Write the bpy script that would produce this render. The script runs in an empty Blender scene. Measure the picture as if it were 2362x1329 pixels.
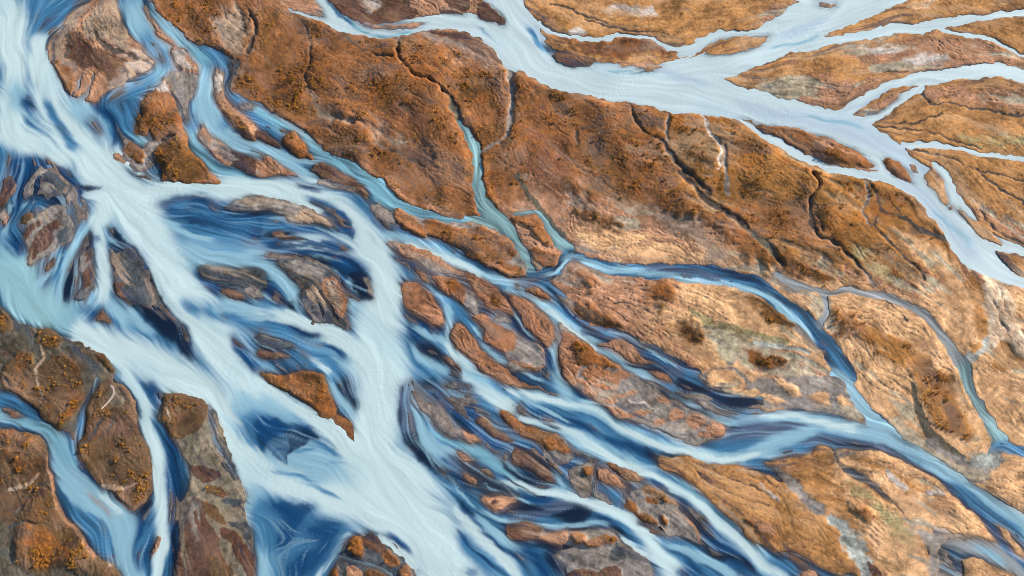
import bpy, math, random
import numpy as np
SC = bpy.context.scene
# ------------------------------------------------------------------ camera
CX, CY, FOC, TILT, DIST = 1181.0, 664.5, 2045.6, math.radians(20), 511.0
HC = DIST * math.cos(TILT)
cam = bpy.data.cameras.new('camera'); camo = bpy.data.objects.new('camera', cam); SC.collection.objects.link(camo)
cam.sensor_width = 36; cam.lens = 36 * FOC / 2362; cam.clip_start = 1; cam.clip_end = 30000
camo.location = (0, 0, HC); camo.rotation_euler = (TILT, 0, 0); SC.camera = camo
# ------------------------------------------------------------------ sky and sun
SUN_EL, SUN_AZ = math.radians(20), math.radians(28)      # azimuth counter-clockwise from +X
wd = bpy.data.worlds.new('World'); SC.world = wd; wd.use_nodes = True
nt = wd.node_tree; nt.nodes.clear()
sky = nt.nodes.new('ShaderNodeTexSky'); sky.sky_type = 'NISHITA'; sky.sun_disc = False
sky.sun_elevation = SUN_EL; sky.sun_rotation = math.pi / 2 - SUN_AZ
bg = nt.nodes.new('ShaderNodeBackground'); bg.inputs[1].default_value = 0.09
wo = nt.nodes.new('ShaderNodeOutputWorld')
nt.links.new(sky.outputs[0], bg.inputs[0]); nt.links.new(bg.outputs[0], wo.inputs[0])
sl = bpy.data.lights.new('sun', 'SUN'); sl.energy = 4.8; sl.angle = math.radians(0.5); sl.color = (1.0, 0.87, 0.72)
so = bpy.data.objects.new('sun', sl); SC.collection.objects.link(so)
so.rotation_euler = (0, math.pi / 2 - SUN_EL, SUN_AZ); so.location = (0, 0, 300)
SC.view_settings.view_transform = 'Standard'; SC.view_settings.look = 'None'
SC.view_settings.exposure = EXPOSURE = 0.70; SC.view_settings.gamma = 1
SC.render.engine = 'CYCLES'; SC.cycles.pixel_filter_type = 'BLACKMAN_HARRIS'; SC.cycles.filter_width = 1.0
random.seed(4)
RNG = np.random.default_rng(7)
DATA = '''
# ---- big land tints (P = polygon: tile type softpx pts)
P z O 25 1190,-60 2440,-60 2440,680 2340,645 2250,560 2180,470 2100,390 2000,320 1900,290 1700,250 1500,220 1300,170 1200,60
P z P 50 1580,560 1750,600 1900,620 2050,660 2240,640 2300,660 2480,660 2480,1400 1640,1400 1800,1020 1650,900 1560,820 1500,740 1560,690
P z V 22 345,-80 620,-80 720,15 860,85 960,85 1060,130 1180,160 1300,190 1420,235 1560,250 1690,270 1790,310 1860,350 1960,380 2050,415 2100,440 2140,490 2180,540 2200,600 2150,640 2080,640 2000,640 1900,600 1880,650 1800,620 1720,590 1640,520 1560,520 1480,480 1400,470 1300,440 1230,420 1190,460 1120,510 1040,480 960,470 900,450 840,400 760,360 700,310 620,260 540,220 545,160 480,100 400,60
P z A 60 1560,230 1690,270 1790,310 1860,350 1960,380 2050,415 2100,440 2140,490 2180,540 2200,600 2150,640 2000,640 1900,600 1850,500 1700,480 1560,430
P d S 10 0,540 450,530 700,550 900,560 850,590 650,640 560,720 480,760 300,770 180,740 60,690 0,690
P d S 14 560,350 800,300 1100,240 1400,260 1700,370 1860,420 1860,460 1400,460 1000,480 760,480
P d S 14 1100,600 1300,590 1850,620 1850,780 1500,720 1250,700 1130,690
P d K 5 660,335 850,320 990,325 900,365 760,355
P d K 5 940,410 1080,375 1240,370 1240,430 1100,440 960,425
P c K 6 560,80 650,50 900,45 910,90 800,105 650,90
P c K 4 330,230 420,200 470,230 440,255
P c S 8 700,300 800,290 880,320 800,340
P d S 12 0,60 250,40 380,70 250,130 0,180
P d Y 10 1340,930 1600,940 1850,930 1850,990 1650,1000 1550,1000
P h S 14 1400,230 1700,330 1850,400 1850,520 1700,480 1560,380
P h Y 14 600,480 720,560 850,680 950,800 1000,850 900,760 760,680 640,560
P h D 10 150,640 200,600 280,630 400,660 470,720 420,750 300,700 200,670
P h A 12 40,420 120,400 300,500 330,560 200,580 80,500
P h O 10 1000,150 1080,200 1160,300 1200,350 1100,330 1030,250
P g D 14 390,270 480,260 600,300 700,350 680,400 560,390 430,320
P g D 18 900,760 1000,750 1070,830 1040,900 930,860
P g D 16 1060,1060 1130,1030 1220,1070 1250,1130 1180,1180 1100,1120
P g D 16 1560,840 1650,850 1740,930 1772,1000 1700,1010 1600,900
P h D 8 0,840 80,900 200,1020 100,1020 0,960
P g V 14 350,640 480,660 560,740 480,780 370,720
P g V 12 380,900 480,890 600,960 700,1050 560,1060 460,980
P b D 10 90,590 170,560 280,620 300,700 240,750 160,720 80,650
P b D 12 1350,600 1450,540 1560,520 1580,600 1520,700 1400,680
P b R 14 760,670 900,680 1100,760 1180,850 1140,920 1000,850 800,820 760,750
P b D 14 0,40 150,40 300,120 420,200 380,260 200,120 60,90
P b D 10 450,960 560,930 680,960 690,1060 600,1090 480,1030
P b B 10 930,1010 1080,990 1200,1050 1200,1130 1240,1170 1100,1140 1000,1080
P c R 20 0,850 200,900 350,1100 250,1250 50,1200
P c D 12 60,560 200,570 330,640 250,680 120,650
P f V 10 740,10 1000,80 1300,90 1480,180 1550,340 1400,310 1200,200 900,130
P h A 14 460,900 600,950 700,1050 800,1050 900,1120 1050,1200 1150,1329 900,1329 700,1150 520,1050 450,980
P h P 14 900,380 1060,420 1200,520 1330,640 1330,780 1200,700 1050,620 950,500
P h P 14 1150,700 1350,820 1420,950 1430,1080 1330,1180 1250,1050 1150,920 1080,800
P h P 12 450,860 700,860 950,930 1050,1030 900,1000 750,950 600,920
P g P 14 380,380 900,440 1200,540 1220,600 900,600 600,560 400,460
P g P 12 1100,760 1350,820 1450,980 1600,1000 1700,1080 1500,1060 1250,960 1130,860
P g H 20 850,130 1000,260 1200,330 1350,480 1500,600 1300,600 1200,480 1000,360
P b H 9 330,600 450,720 620,800 800,870 1000,960 900,1000 760,900 560,830 420,790 350,700
P b H 8 640,850 760,900 900,1010 820,990 700,880
P a V 12 1120,20 1400,0 1772,0 1772,300 1640,380 1400,280 1200,180
P a Q 14 1450,200 1520,60 1650,80 1700,250 1650,380 1500,300
P a H 10 1480,160 1540,210 1520,290 1470,290
# ---- main water body
M z b 2 -90,-90 352,-90 352,0 383,44 410,74 430,95 488,105 528,129 555,142 542,176 532,203 555,223 600,238 644,268 685,291 715,315 746,342 762,362 803,376 851,406 871,427 898,454 960,520 1040,570 1120,610 1200,635 1270,655 1318,705 1352,752 1437,766 1505,793 1555,823 1606,850 1640,870 1700,920 1762,950 1830,945 1960,970 2060,1000 2150,1050 2250,1120 2460,1260 2460,1450 -90,1450
# ---- upper right rivers (S = channel stroke)
S z M 1 1140,-60,42 1170,30,42 1200,80,45 1230,130,45 1290,165,42 1370,185,42 1450,198,45 1530,205,48 1620,218,48 1700,240,42 1790,262,38 1870,285,40 1950,310,45 2010,340,45 2060,370,38 2110,405,34 2160,455,34 2200,505,38 2240,560,46 2266,595,36 2300,620,18 2330,638,12 2380,660,10
S z M 1 1450,180,25 1530,180,35 1600,165,36 1660,145,36 1730,118,38 1800,85,44 1860,52,48 1930,22,45 2010,-5,40 2100,-40,35
S z M 1 715,-60,25 740,0,25 770,35,26 820,62,20 880,72,16 940,62,18 1000,50,18 1060,50,22 1120,65,25 1160,95,28 1190,130,35
S c M 1 120,150,12 160,190,12 300,250,12 450,275,13 620,250,14 780,250,13 900,290,12 1000,320,14 1100,330,16 1200,300,25 1330,250,25 1450,235,22 1600,220,18 1772,200,22
S c M 1 1080,360,30 1160,340,30 1240,300,30 1340,260,20
S d M 1 200,300,60 450,285,26 600,260,28 750,230,32 900,200,32 1100,190,33 1250,150,28 1400,135,22 1600,110,22 1850,85,22
S d M 1 1180,200,15 1300,230,14 1450,260,15 1600,310,14 1850,395,12
S d M 1 520,800,40 600,740,45 680,680,38 760,640,33 900,585,35 1050,535,40 1200,530,45 1350,500,45 1500,490,43 1650,490,40 1850,540,40
S d M 1 640,840,32 730,810,32 820,770,30 900,715,30 1000,655,28 1080,600,28
S d M 1 950,985,18 1100,985,22 1300,1010,14 1500,1040,14 1850,1110,14
S d M 1 -160,825,12 -60,880,20 0,920,20 100,960,22 180,1030,30 280,1080,28 400,1130,27 550,1165,24 700,1195,30 850,1225,32 1000,1290,35 1100,1350,40 1160,1450,42
S d M 1 720,1030,15 790,1060,25 800,1130,25 790,1180,20
S d M 1 940,1070,12 980,1130,15 1040,1200,20 1050,1270,25
S d M 1 150,-30,10 330,20,13 420,55,15 500,20,12 560,-20,10
S h M 1 1160,-60,25 1220,20,28 1280,120,32 1340,200,30 1400,270,16 1480,360,12 1580,430,14 1700,500,18 1850,560,20
S h M 1 1480,470,14 1600,505,22 1700,530,20 1850,560,22
S b M 1 190,50,6 300,100,8 420,132,9 480,150,15
# mid-right channels
S b C 3 1290,660,12 1330,760,22 1370,850,22
S b t 2 1360,840,18 1400,900,22 1440,960,30 1480,1050,32 1490,1150,33 1480,1250,38 1500,1329,38 1520,1420,42 1570,1510,45
S f t 2 1540,200,40 1610,290,50 1680,380,50 1730,470,40 1790,570,38 1840,650,40
S f t 2 1400,310,16 1480,335,16 1580,345,25
S g t 2 -30,282,12 90,265,15 160,310,24 220,400,32 280,480,36 330,530,38
S c G 3 -80,500,18 -60,640,18 -60,800,16 -90,920,16
S g C 3 -20,20,14 20,80,18 80,170,20 130,240,20 200,310,16 300,430,16
S g b 2 -60,735,42 60,720,42 170,690,45 250,650,40 290,600,35 350,565,34 450,600,30 560,630,36 700,660,42 900,670,45 1100,680,52 1300,690,58 1500,730,58 1650,790,52 1800,890,48 1940,990,50 2040,1090,52 2110,1180,55 2170,1290,55 2230,1380,50
S l l 2 480,-40,35 580,60,42 660,160,48 740,250,52 830,330,60 900,400,50
S g l 2 -60,810,25 60,860,30 160,920,33 260,980,33 340,1060,36 430,1130,38 520,1190,38 620,1250,33 720,1300,30 820,1350,26 920,1410,26
S g l 2 180,940,30 240,1040,33 260,1140,38 240,1240,38 260,1329,42 320,1450,42
S g s 2 430,1060,20 560,1080,32 700,1110,36 800,1170,36 900,1230,36 1000,1290,40 1080,1340,40
S h g 2 370,810,10 480,812,13 600,802,17 740,830,20 860,850,20 1000,900,22 1120,960,25 1190,1060,25 1250,1150,27 1310,1250,35 1370,1320,40
S h g 2 80,680,16 200,740,22 330,790,16 430,808,10
S h g 2 395,830,14 422,900,18 415,960,18 385,1010,25
L h J 1550,960,14 1565,1060,30 1530,1150,36 1450,1220,42 1370,1280,42
S l t 2 1370,-100,35 1390,0,38 1420,100,42 1470,210,45 1560,330,48 1610,410,42 1560,500,38 1490,580,32
S l b 2 1600,440,25 1700,470,26 1850,530,40
S g G 6 1320,1110,20 1420,1160,35 1450,1230,30 1440,1290,25
S g Y 8 1150,940,12 1280,1020,25 1450,1070,32 1650,1110,28 1800,1150,20
S l C 5 1000,-20,16 1060,130,28 1100,260,32 1140,360,40 1220,440,40 1330,530,35
# silt flats
P l G 6 1080,420 1180,380 1250,480 1380,520 1500,520 1560,480 1640,560 1560,620 1420,600 1300,560 1200,500
P l G 8 -60,-30 480,-30 560,60 620,150 690,250 720,295 600,270 450,240 300,210 150,190 0,170 -60,150
P k G 5 340,-20 700,-60 900,20 1000,90 1100,150 1200,200 1300,250 1400,310 1420,330 1380,380 1280,410 1170,430 1090,400 1000,350 900,300 800,270 700,250 600,210 560,170 480,130 400,60
P z G 6 455,270 480,310 530,330 600,345 640,370 700,405 760,430 830,450 898,475 960,505 1050,515 1130,530 1180,565 1225,620 1170,612 1080,585 1000,545 930,515 880,495 850,462 800,420 690,400 640,408 600,405 520,375 480,340
P a G 4 1110,540 1170,500 1240,480 1320,500 1330,600 1300,680 1260,820 1230,740 1180,640 1130,560
P a G 10 640,690 790,640 900,610 1010,590 960,680 900,780 830,880 790,830 760,750 700,740
P a G 8 850,950 960,1000 1080,960 1090,1060 1000,1130 860,1120 830,1050
P e C 3 -100,880 0,900 60,950 80,1000 150,1030 250,1050 350,1060 440,1110 560,1140 640,1180 700,1230 740,1290 780,1340 760,1420 660,1500 600,1600 550,1700 500,1760 400,1740 300,1670 200,1560 100,1500 0,1480 -100,1440
P i Z 3 1130,80 1180,75 1340,105 1400,160 1470,220 1500,300 1550,430 1600,600 1650,700 1670,850 1690,960 1730,1060 1740,1329 1740,1500 1200,1500 1205,1200 1220,1100 1220,1000 1210,850 1270,750 1290,650 1270,560 1210,470 1160,370 1090,260 1120,130
P j X 6 640,1060 720,1040 780,1020 830,1070 900,1110 960,1170 1010,1230 1060,1329 1080,1500 450,1500 480,1300 530,1200 560,1120
P k G 4 160,480 350,480 380,500 340,560 260,580 200,540
P k G 4 340,600 420,560 480,550 520,560 510,640 500,740 450,800 380,760 340,700
P g G 5 -60,1150 60,1150 140,1190 170,1260 140,1329 -60,1329
P f G 5 750,200 850,190 900,260 930,350 860,330 800,280
# ---- islands (I = polygon with label)
I a S 1 grey and dark brown island with a rounded shore in the top corner| 640,0 560,40 470,100 410,180 350,260 325,320 330,400 350,470 400,550 460,620 510,665 590,690 650,712 700,660 760,620 830,590 900,550 970,510 1030,470 1055,430 1030,390 980,330 920,280 870,230 830,150 800,60 790,0 790,-140 650,-140
P a B 5 460,220 520,210 600,280 700,320 820,370 880,420 860,450 810,470 790,520 740,550 700,510 640,470 560,470 500,430 450,400 440,300
P a Q 8 570,160 620,60 700,0 780,0 820,140 870,240 900,330 880,380 800,340 720,290 650,270 580,230
P a Q 8 400,190 470,100 560,40 600,60 550,130 540,200 450,215 420,300 440,420 380,380 340,330
P a V 4 340,420 380,400 420,440 470,480 510,560 510,660 450,610 380,520
P a K 3 860,430 1040,420 1000,480 900,540 860,500
P a K 3 890,345 960,345 1020,395 930,405
T a n 650,200,8 690,280,11 780,340,11 880,380,11 930,410,6
L a N 650,200,12 690,280,14 780,340,15 880,380,14 930,410,6
L a C 450,230,10 450,310,12 460,400,10
S a l 2 640,520,7 610,610,9 550,690,10
S a l 2 560,500,4 545,600,7 510,650,8
I a S 1 small whitish lens-shaped bar in the narrow channel near the top| 1165,345 1200,325 1250,335 1300,390 1335,440 1340,495 1270,485 1210,460 1180,410
P a K 3 1180,350 1230,345 1270,400 1310,480 1240,465 1190,430
I a S 1 thin tan spit separating two channels above the whitish lens-shaped bar| 975,10 1000,20 1030,110 1080,200 1130,260 1190,310 1180,325 1110,280 1050,210 1010,130 985,60
I a V 1 brown furrowed island with a pale pointed northern tip| 970,700 1000,650 1040,620 1090,600 1120,545 1160,610 1190,720 1220,800 1240,880 1200,920 1140,920 1090,960 1050,970 1020,930 1000,830 965,760
P a K 3 1090,600 1120,545 1160,610 1170,650 1130,625
I a V 1 small ridged brown mound on the west side of the pointed furrowed island| 920,830 950,770 990,800 1005,870 1000,940 960,935 915,900
I a V 1 wedge-shaped brown island dotted with gold shrubs above the curved pale channel| 1090,990 1150,950 1220,900 1245,880 1270,930 1290,1000 1330,1070 1390,1130 1430,1190 1500,1225 1515,1250 1440,1260 1340,1245 1230,1250 1110,1225 1100,1150 1080,1060
P a D 5 1100,1000 1220,920 1280,1020 1310,1120 1340,1200 1300,1230 1180,1220 1120,1190
I a V 1 small round brown islet west of the wedge-shaped shrubby island| 840,1010 890,980 950,990 985,1060 975,1100 930,1095 870,1065 840,1040
I a S 1 tiny reddish sliver beside the round brown islet| 750,1050 790,1045 830,1100 855,1140 800,1115 750,1070
I a B 1 flat dark sliver just above the milky river bend| 910,1170 990,1185 1030,1205 970,1207 930,1190
I a S 1 long tan bar with a brown shrubby outer edge, running down beside the eastern stream| 1455,520 1470,465 1510,480 1530,520 1520,600 1560,680 1640,760 1720,830 1760,870 1760,965 1700,940 1610,880 1550,820 1500,770 1470,700 1450,620
P a K 3 1460,500 1500,490 1520,540 1500,620 1470,640 1460,570
P a D 4 1520,760 1600,800 1700,870 1755,960 1640,890
I a S 1 small tan islet with a dark western edge below the silt flat| 1340,930 1380,890 1430,940 1450,975 1420,1005 1380,985
I a S 1 tan oval bar split by a dark blue inlet| 1445,1040 1480,990 1530,970 1570,1040 1590,1100 1560,1150 1500,1110
I a B 1 dark ribbed bar with feathered edges east of the split oval bar| 1590,1000 1650,1010 1710,1060 1740,1110 1750,1195 1680,1180 1590,1150 1600,1100 1640,1100 1600,1040
I b B 1 narrow brown bar with a bright eastern crest at the upper stream fork| 0,880 60,900 110,950 140,1000 150,1035 90,1000 30,960 -20,930
I b V 1 ribbed brown diamond-shaped island between the two upper silt streams| 160,960 220,900 290,940 340,1000 380,1050 410,1080 330,1080 240,1060 170,1020
I b S 1 pale tan tongue tapering to a point above the broad curved channel| -20,1040 60,1070 140,1120 220,1160 278,1200 200,1195 100,1200 -20,1205
I b B 1 long reddish-brown bar along the north shore of the curved milky channel| 350,1150 400,1105 470,1110 560,1180 640,1240 700,1290 740,1340 757,1364 700,1345 600,1280 500,1225 400,1190
I b B 1 dark purple-brown bar with streaked ridges at the top edge| 500,40 460,0 440,-140 950,-140 1000,50 1060,85 1010,120 880,150 700,165 600,130 540,90
P b K 6 640,-20 760,0 840,40 780,80 700,40
I b S 1 flat sandy crescent below the dark purple-brown streaked bar| 700,170 850,175 1000,160 1140,145 1100,180 950,205 800,205
I b B 1 teardrop brown islet between two white currents near the top edge| 1480,110 1490,40 1530,10 1600,60 1670,130 1670,175 1600,150 1500,125
P b B 4 1150,220 1280,220 1420,220 1530,255 1600,330 1680,390 1772,430 1772,460 1650,440 1550,400 1400,320 1280,260
I b S 1 grey-brown bar with a pale crest at the top beside the white stream| 270,0 350,0 400,40 440,110 380,105 290,70 200,40 100,-20 100,-140 350,-140
I b B 1 knobbly dark islet cut by the top edge near the teardrop islet| 1250,-140 1410,-140 1420,60 1350,60 1280,20
I b B 1 tiny dark streak of a bar west of the teardrop islet| 1240,50 1300,60 1390,100 1290,90
T b M 1050,-40,40 1090,40,35 1180,80,35
I c B 1 dark streaked bar in the bend of the broad white river| 225,385 260,345 330,350 450,380 510,410 480,445 400,450 340,450 270,420
I c S 1 thin tan crescent bar lying in the white confluence| 680,457 760,445 900,438 965,458 900,475 800,505 850,478 760,462
I c O 1 smooth ochre bar just above the broad white confluence| 1250,370 1300,310 1400,270 1550,250 1710,240 1650,290 1540,340 1400,360
P c R 8 180,215 350,275 500,285 700,260 850,270 1000,325 1110,350 1080,375 950,380 800,390 700,410 600,410 500,380 400,340 300,300
I d O 1 tiny ochre islet at the top edge beside the widest white reach| 380,20 500,22 515,35 430,47
I d P 1 small pinkish bar at the top edge inside the white river| 960,50 1080,10 1190,-8 1100,40 1010,62
I d V 1 long bar with dark cracked shadows between the grey river and its side channel| -150,815 0,850 100,860 300,910 440,940 560,985 640,1020 700,1080 760,1130 680,1130 560,1100 440,1060 320,1030 230,980 160,930 60,900 -60,850
P d N 4 100,870 160,920 230,975 320,1025 300,1010 180,950
P d S 4 300,925 440,950 540,1000 640,1040 560,1030 420,990
I d S 1 thin tan strip in the side channel south of the cracked bar| 300,1045 420,1070 540,1118 480,1125 380,1100
I d V 1 brown oval bar beside the small rapids of the grey river| 820,1090 850,1065 920,1090 980,1160 1030,1245 980,1240 900,1210 840,1160
I d O 1 smooth olive-brown cigar-shaped bar in the grey river| 1075,1190 1110,1155 1160,1170 1220,1260 1265,1370 1240,1392 1190,1340 1120,1260
I d S 1 tiny tan islet between the oval bar and the cigar-shaped bar| 990,1110 1030,1105 1045,1180 1020,1175
I d S 1 small tan lens dividing the two white branches| 670,770 760,720 860,670 935,660 880,715 780,765 700,785
I h O 1 long thin ochre bar downstream of the cigar-shaped bar| 1315,240 1340,235 1390,310 1450,330 1530,380 1600,440 1645,477 1560,465 1460,440 1420,390 1350,310
I h V 1 tiny brown islet between the cigar-shaped bar and the long ochre bar| 1250,220 1285,208 1288,240 1260,240
L h W 1500,690,15 1560,800,35 1600,900,50 1640,1000,55 1680,1100,40 1760,1200,25
L h W 1600,1050,20 1590,1140,20 1560,1220,15
P h W 5 1470,660 1600,690 1680,850 1680,1000 1760,1180 1850,1300 1850,1400 1780,1300 1700,1200 1620,1110 1540,1180 1530,1000 1510,850
P h O 5 1390,660 1450,690 1490,760 1510,840 1510,900 1480,880 1430,870 1390,800 1370,740
P h O 5 1440,880 1490,880 1530,1000 1530,1080 1480,1140 1450,1060
P h O 5 1400,1160 1480,1150 1500,1180 1420,1230
P h O 6 1560,1150 1620,1120 1700,1200 1800,1330 1560,1329
# islands right-centre
I f V 1 brown bar with a bright rim beside the pale silt stream, north of the slate channel| 915,230 960,240 1020,290 1080,340 1120,390 1130,430 1060,390 1000,370 940,340 920,280
I f V 1 tiny brown islet on the silt flat north of the bright-rimmed bar| 1040,240 1090,235 1130,255 1090,267
I f V 1 second tiny brown islet on the silt flat, nearer the large orange-brown island| 1130,285 1170,270 1220,300 1160,302
I f V 1 large orange-brown island outlined by a pale shoreline between silt stream and blue channel| 1120,345 1160,330 1250,345 1340,380 1420,400 1520,385 1620,400 1700,440 1740,510 1730,550 1660,575 1600,570 1520,600 1440,590 1340,530 1260,480 1180,430 1140,390
I f V 1 orange-brown island just south of the large pale-rimmed one, meeting the channel junction| 1510,600 1600,578 1700,610 1800,650 1815,690 1740,705 1650,690 1560,640
I f S 1 hummocky tan bar stretched along the south bank of the bright blue channel| 870,480 920,460 1000,475 1060,500 1130,520 1200,570 1280,630 1370,680 1380,720 1300,700 1200,670 1100,600 1000,570 930,530 890,510
P A G 4 455,180 520,210 545,250 560,310 540,345 500,345 470,290 440,280 430,220
P B G 4 80,195 120,215 170,270 230,300 270,350 340,390 400,420 440,450 500,490 600,560 700,620 760,650 850,700 930,740 800,800 700,760 600,720 480,690 400,665 300,640 240,600 200,540 130,480 100,400 100,330 95,260
P B G 5 800,470 860,440 950,430 1020,450 1070,500 1092,560 1000,555 900,545 840,520
I A T 1 furrowed sand bar continuing the hummocky tan bar towards the southeast| 465,100 480,85 540,105 620,140 690,185 740,245 775,310 783,362 745,335 690,322 620,300 575,260 530,200 475,140
P A D 6 630,210 660,200 700,260 690,290 650,270
I A T 1 small curved sand crest west of the oval brown bar| 165,45 200,55 240,90 250,150 225,135 190,95
I A T 1 oval brown bar with a dark hollow and a pale silt tail| 275,95 330,105 390,130 440,165 465,205 455,275 420,265 370,230 320,190 300,150
P A D 6 330,120 390,140 430,190 400,210 350,180
I A T 1 broad rounded sand island against the foamy edge of the milky river| 60,150 100,130 180,150 230,190 270,240 300,290 325,340 335,400 300,410 240,380 160,340 90,310 75,250 60,200
I A T 1 long finger-shaped sand island with a golden clump at its waist| 375,440 390,400 430,395 470,430 510,480 530,530 560,580 600,600 650,620 720,660 790,720 880,770 980,805 1080,850 980,825 880,800 760,775 660,740 580,710 540,660 480,610 420,560 385,510 365,480
P A D 2 560,670 590,635 615,660 610,700 580,705
I A T 1 lumpy tan island with a smooth grey eastern end| 510,370 570,335 600,350 620,390 680,420 750,440 810,470 880,510 940,550 960,590 960,650 985,665 940,690 860,665 760,630 720,580 640,540 570,515 580,440 540,400
P A G 5 800,480 900,520 960,600 960,680 850,650 740,610 725,575 790,560
I A T 1 veined leaf-shaped brown island encircled by two blue streams| 740,205 800,225 860,240 930,310 990,370 1030,430 1035,490 1005,550 940,510 880,460 830,390 800,310
I A T 1 slender sand spit between the bright channel and the slate one| 850,160 900,165 950,195 1005,255 950,235 890,205
I A B 1 small brown islet in the dark reach right of the milky river| 320,615 380,615 410,660 450,705 370,670
I A G 1 pale crumpled sliver in the dark water under the furrowed sand bar| 640,372 700,355 775,388 700,402
I B T 1 smooth tan bar at the west end of the grey silt flat| 110,250 160,280 180,350 190,420 180,500 130,480 100,420 95,330
I B D 1 dark rocky patch with teal cracks on the silt flat| 165,300 230,320 270,370 250,420 190,410 170,360
I B V 1 shrubby brown strip between the dark rocky patch and the blue channel| 275,370 340,395 400,422 330,428 270,420
I B T 1 knobbly reddish-brown patch in the middle of the silt flat| 205,450 260,435 330,450 390,480 370,530 300,545 230,500
I B T 1 little brown patch northeast of the knobbly reddish one| 370,450 430,440 445,470 400,485
I B T 1 ribbed brown patch at the southwest lip of the silt flat| 230,540 290,560 370,600 300,615 250,590
I B T 1 small tan bar west of the navy pool| 535,445 590,450 650,475 665,505 600,500 560,470
I B P 1 round peach sand patch ringed by navy arms of water| 840,475 880,447 940,447 1000,472 1020,520 960,548 900,530 850,500
I B P 1 tiny peach patch east of the round one| 1010,547 1060,530 1092,547 1050,565
L B K 430,590,4 500,600,5 560,640,4
I g V 1 small ribbed brown mound beside the fork of the teal stream| -20,300 40,285 100,295 150,340 160,365 90,370 0,350 -60,330
I g V 1 small ribbed brown mound second from the fork of the teal stream| 70,400 130,385 170,380 220,450 240,490 160,480 100,440
I g V 1 pointed ribbed mound nearest the slate channel junction| 60,520 130,530 200,535 270,560 250,610 180,635 120,590
I g V 1 slender brown sliver below the slate channel bend| 40,770 100,770 150,800 205,860 160,850 90,810
I g S 1 smooth tan leaf-shaped bar between the two parallel blue channels| 580,1150 640,1130 720,1140 800,1200 860,1250 930,1290 820,1290 720,1270 640,1220 520,1150
P g S 6 1510,1190 1600,1165 1772,1190 1900,1230 2020,1290 2080,1360 1900,1400 1700,1380 1560,1300
P g D 8 1540,1210 1640,1220 1772,1260 1850,1300 1700,1330 1600,1290
P l P 5 80,-30 150,0 230,60 265,110 200,105 120,40
P l P 5 290,120 330,90 400,90 435,140 430,195 370,170
P l P 5 490,110 560,120 620,160 670,220 680,265 600,240 520,190
P l P 3 0,80 60,100 150,140 90,150 0,130 -60,110
P l P 4 630,-60 700,10 760,90 830,170 900,270 980,350 1090,415 1050,330 1060,260 990,150 900,60 870,-60
I l P 1 large shrubby brown point of land with a pale sandy rim between the teal streams| 1000,-20 1050,60 1100,170 1140,260 1180,340 1260,380 1380,440 1420,510 1500,490 1550,450 1565,400 1530,330 1470,230 1420,150 1370,60 1350,-20
P l A 8 1000,-60 1050,60 1110,170 1150,250 1210,340 1300,370 1400,400 1440,380 1420,300 1350,200 1300,80 1280,-60
I l P 1 thin pale spit beside the teal stream on the right| 1450,10 1480,120 1545,225 1520,130 1490,50 1500,-30 1455,-60
I k S 1 small elongated sand patch on the grey silt flat, northernmost| 450,60 520,70 640,140 560,155 480,120
I k S 1 flat tan strip along the southern lip of the grey silt flat| 570,190 650,180 760,210 770,235 680,225 600,205
I k S 1 little tan oval beside the flat strip on the silt flat| 780,200 820,180 880,200 850,220 800,215
I k S 1 little tan lens north of the row of three ochre patches| 940,120 980,110 1040,150 1000,160 950,145
I k S 1 first ochre patch of the row of three on the silt flat, farthest upstream| 1005,240 1040,205 1090,205 1120,240 1060,270 1015,270
I k S 1 middle ochre patch of the row of three on the silt flat| 1130,250 1160,225 1250,255 1230,290 1170,305 1130,285
I k S 1 last and largest ochre patch of the row of three beside the river confluence| 1255,300 1300,275 1370,300 1420,330 1370,375 1300,380 1200,360 1210,345 1290,345
I k S 1 small dull patch southwest of the row of three ochre patches| 900,265 950,240 975,260 920,275
L k S 350,0,15 450,30,20 560,10,25 640,40,18
L k S 620,90,12 700,100,14 780,60,12
# south-east land
I l O 1 broad ochre sand plain with branching rills south of the wide pale river| -720,545 -690,515 -600,515 -480,530 -380,560 -260,570 -130,585 -20,620 80,680 100,700 130,690 100,640 40,590 0,560 130,530 240,510 320,480 380,450 450,455 480,500 490,570 560,640 650,700 720,730 830,790 920,850 960,900 1000,980 1060,1080 1100,1150 1130,1250 1150,1500 640,1500 640,1300 540,1305 430,1290 330,1220 230,1170 150,1165 60,1165 0,1130 -60,1110 -120,1060 -180,980 -260,920 -310,850 -370,800 -460,730 -560,660 -620,620 -700,600
P l P 10 500,560 650,700 830,790 950,900 1060,1080 1130,1250 1150,1500 760,1500 760,1290 700,1080 600,900 450,700
P l V 14 580,850 700,850 780,930 700,960 620,910
P l Y 14 540,680 700,740 850,850 950,980 1040,1100 960,1120 850,980 700,820 560,760
P l V 12 0,1000 80,1000 60,1100 0,1090
P k V 10 1540,950 1700,980 1750,1100 1640,1060
I l P 1 peach-coloured sand lobe with fine rills along the wide pale river| 500,490 530,465 640,470 720,455 800,470 900,520 1000,570 1130,630 1210,700 1280,780 1360,860 1450,940 1520,1030 1585,1110 1500,1080 1440,1060 1300,1050 1250,1030 1230,1000 1190,1010 1150,970 1140,1040 1100,1050 1020,1000 980,920 940,850 850,780 760,710 650,640 560,590 510,560
P l O 10 560,490 700,520 900,620 1100,720 1150,780 1000,740 850,640 700,570
L l N 490,500,8 510,580,8 600,650,8 700,710,9 800,760,9 900,840,8 950,900,8
L l G 590,610,12 680,660,16 760,720,18
L l K 820,600,14 900,680,24 980,740,20
L l K 1120,770,18 1220,775,12
L l G 0,580,20 100,640,25 200,700,30 300,800,35 400,880,40
L l J 440,930,18 500,980,40 560,1040,52 620,1120,58 660,1200,58 690,1280,45 700,1420,40
S l g 3 1140,1100,30 1220,1090,40 1350,1110,55 1500,1140,50 1600,1200,50 1680,1300,60 1720,1420,70
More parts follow.
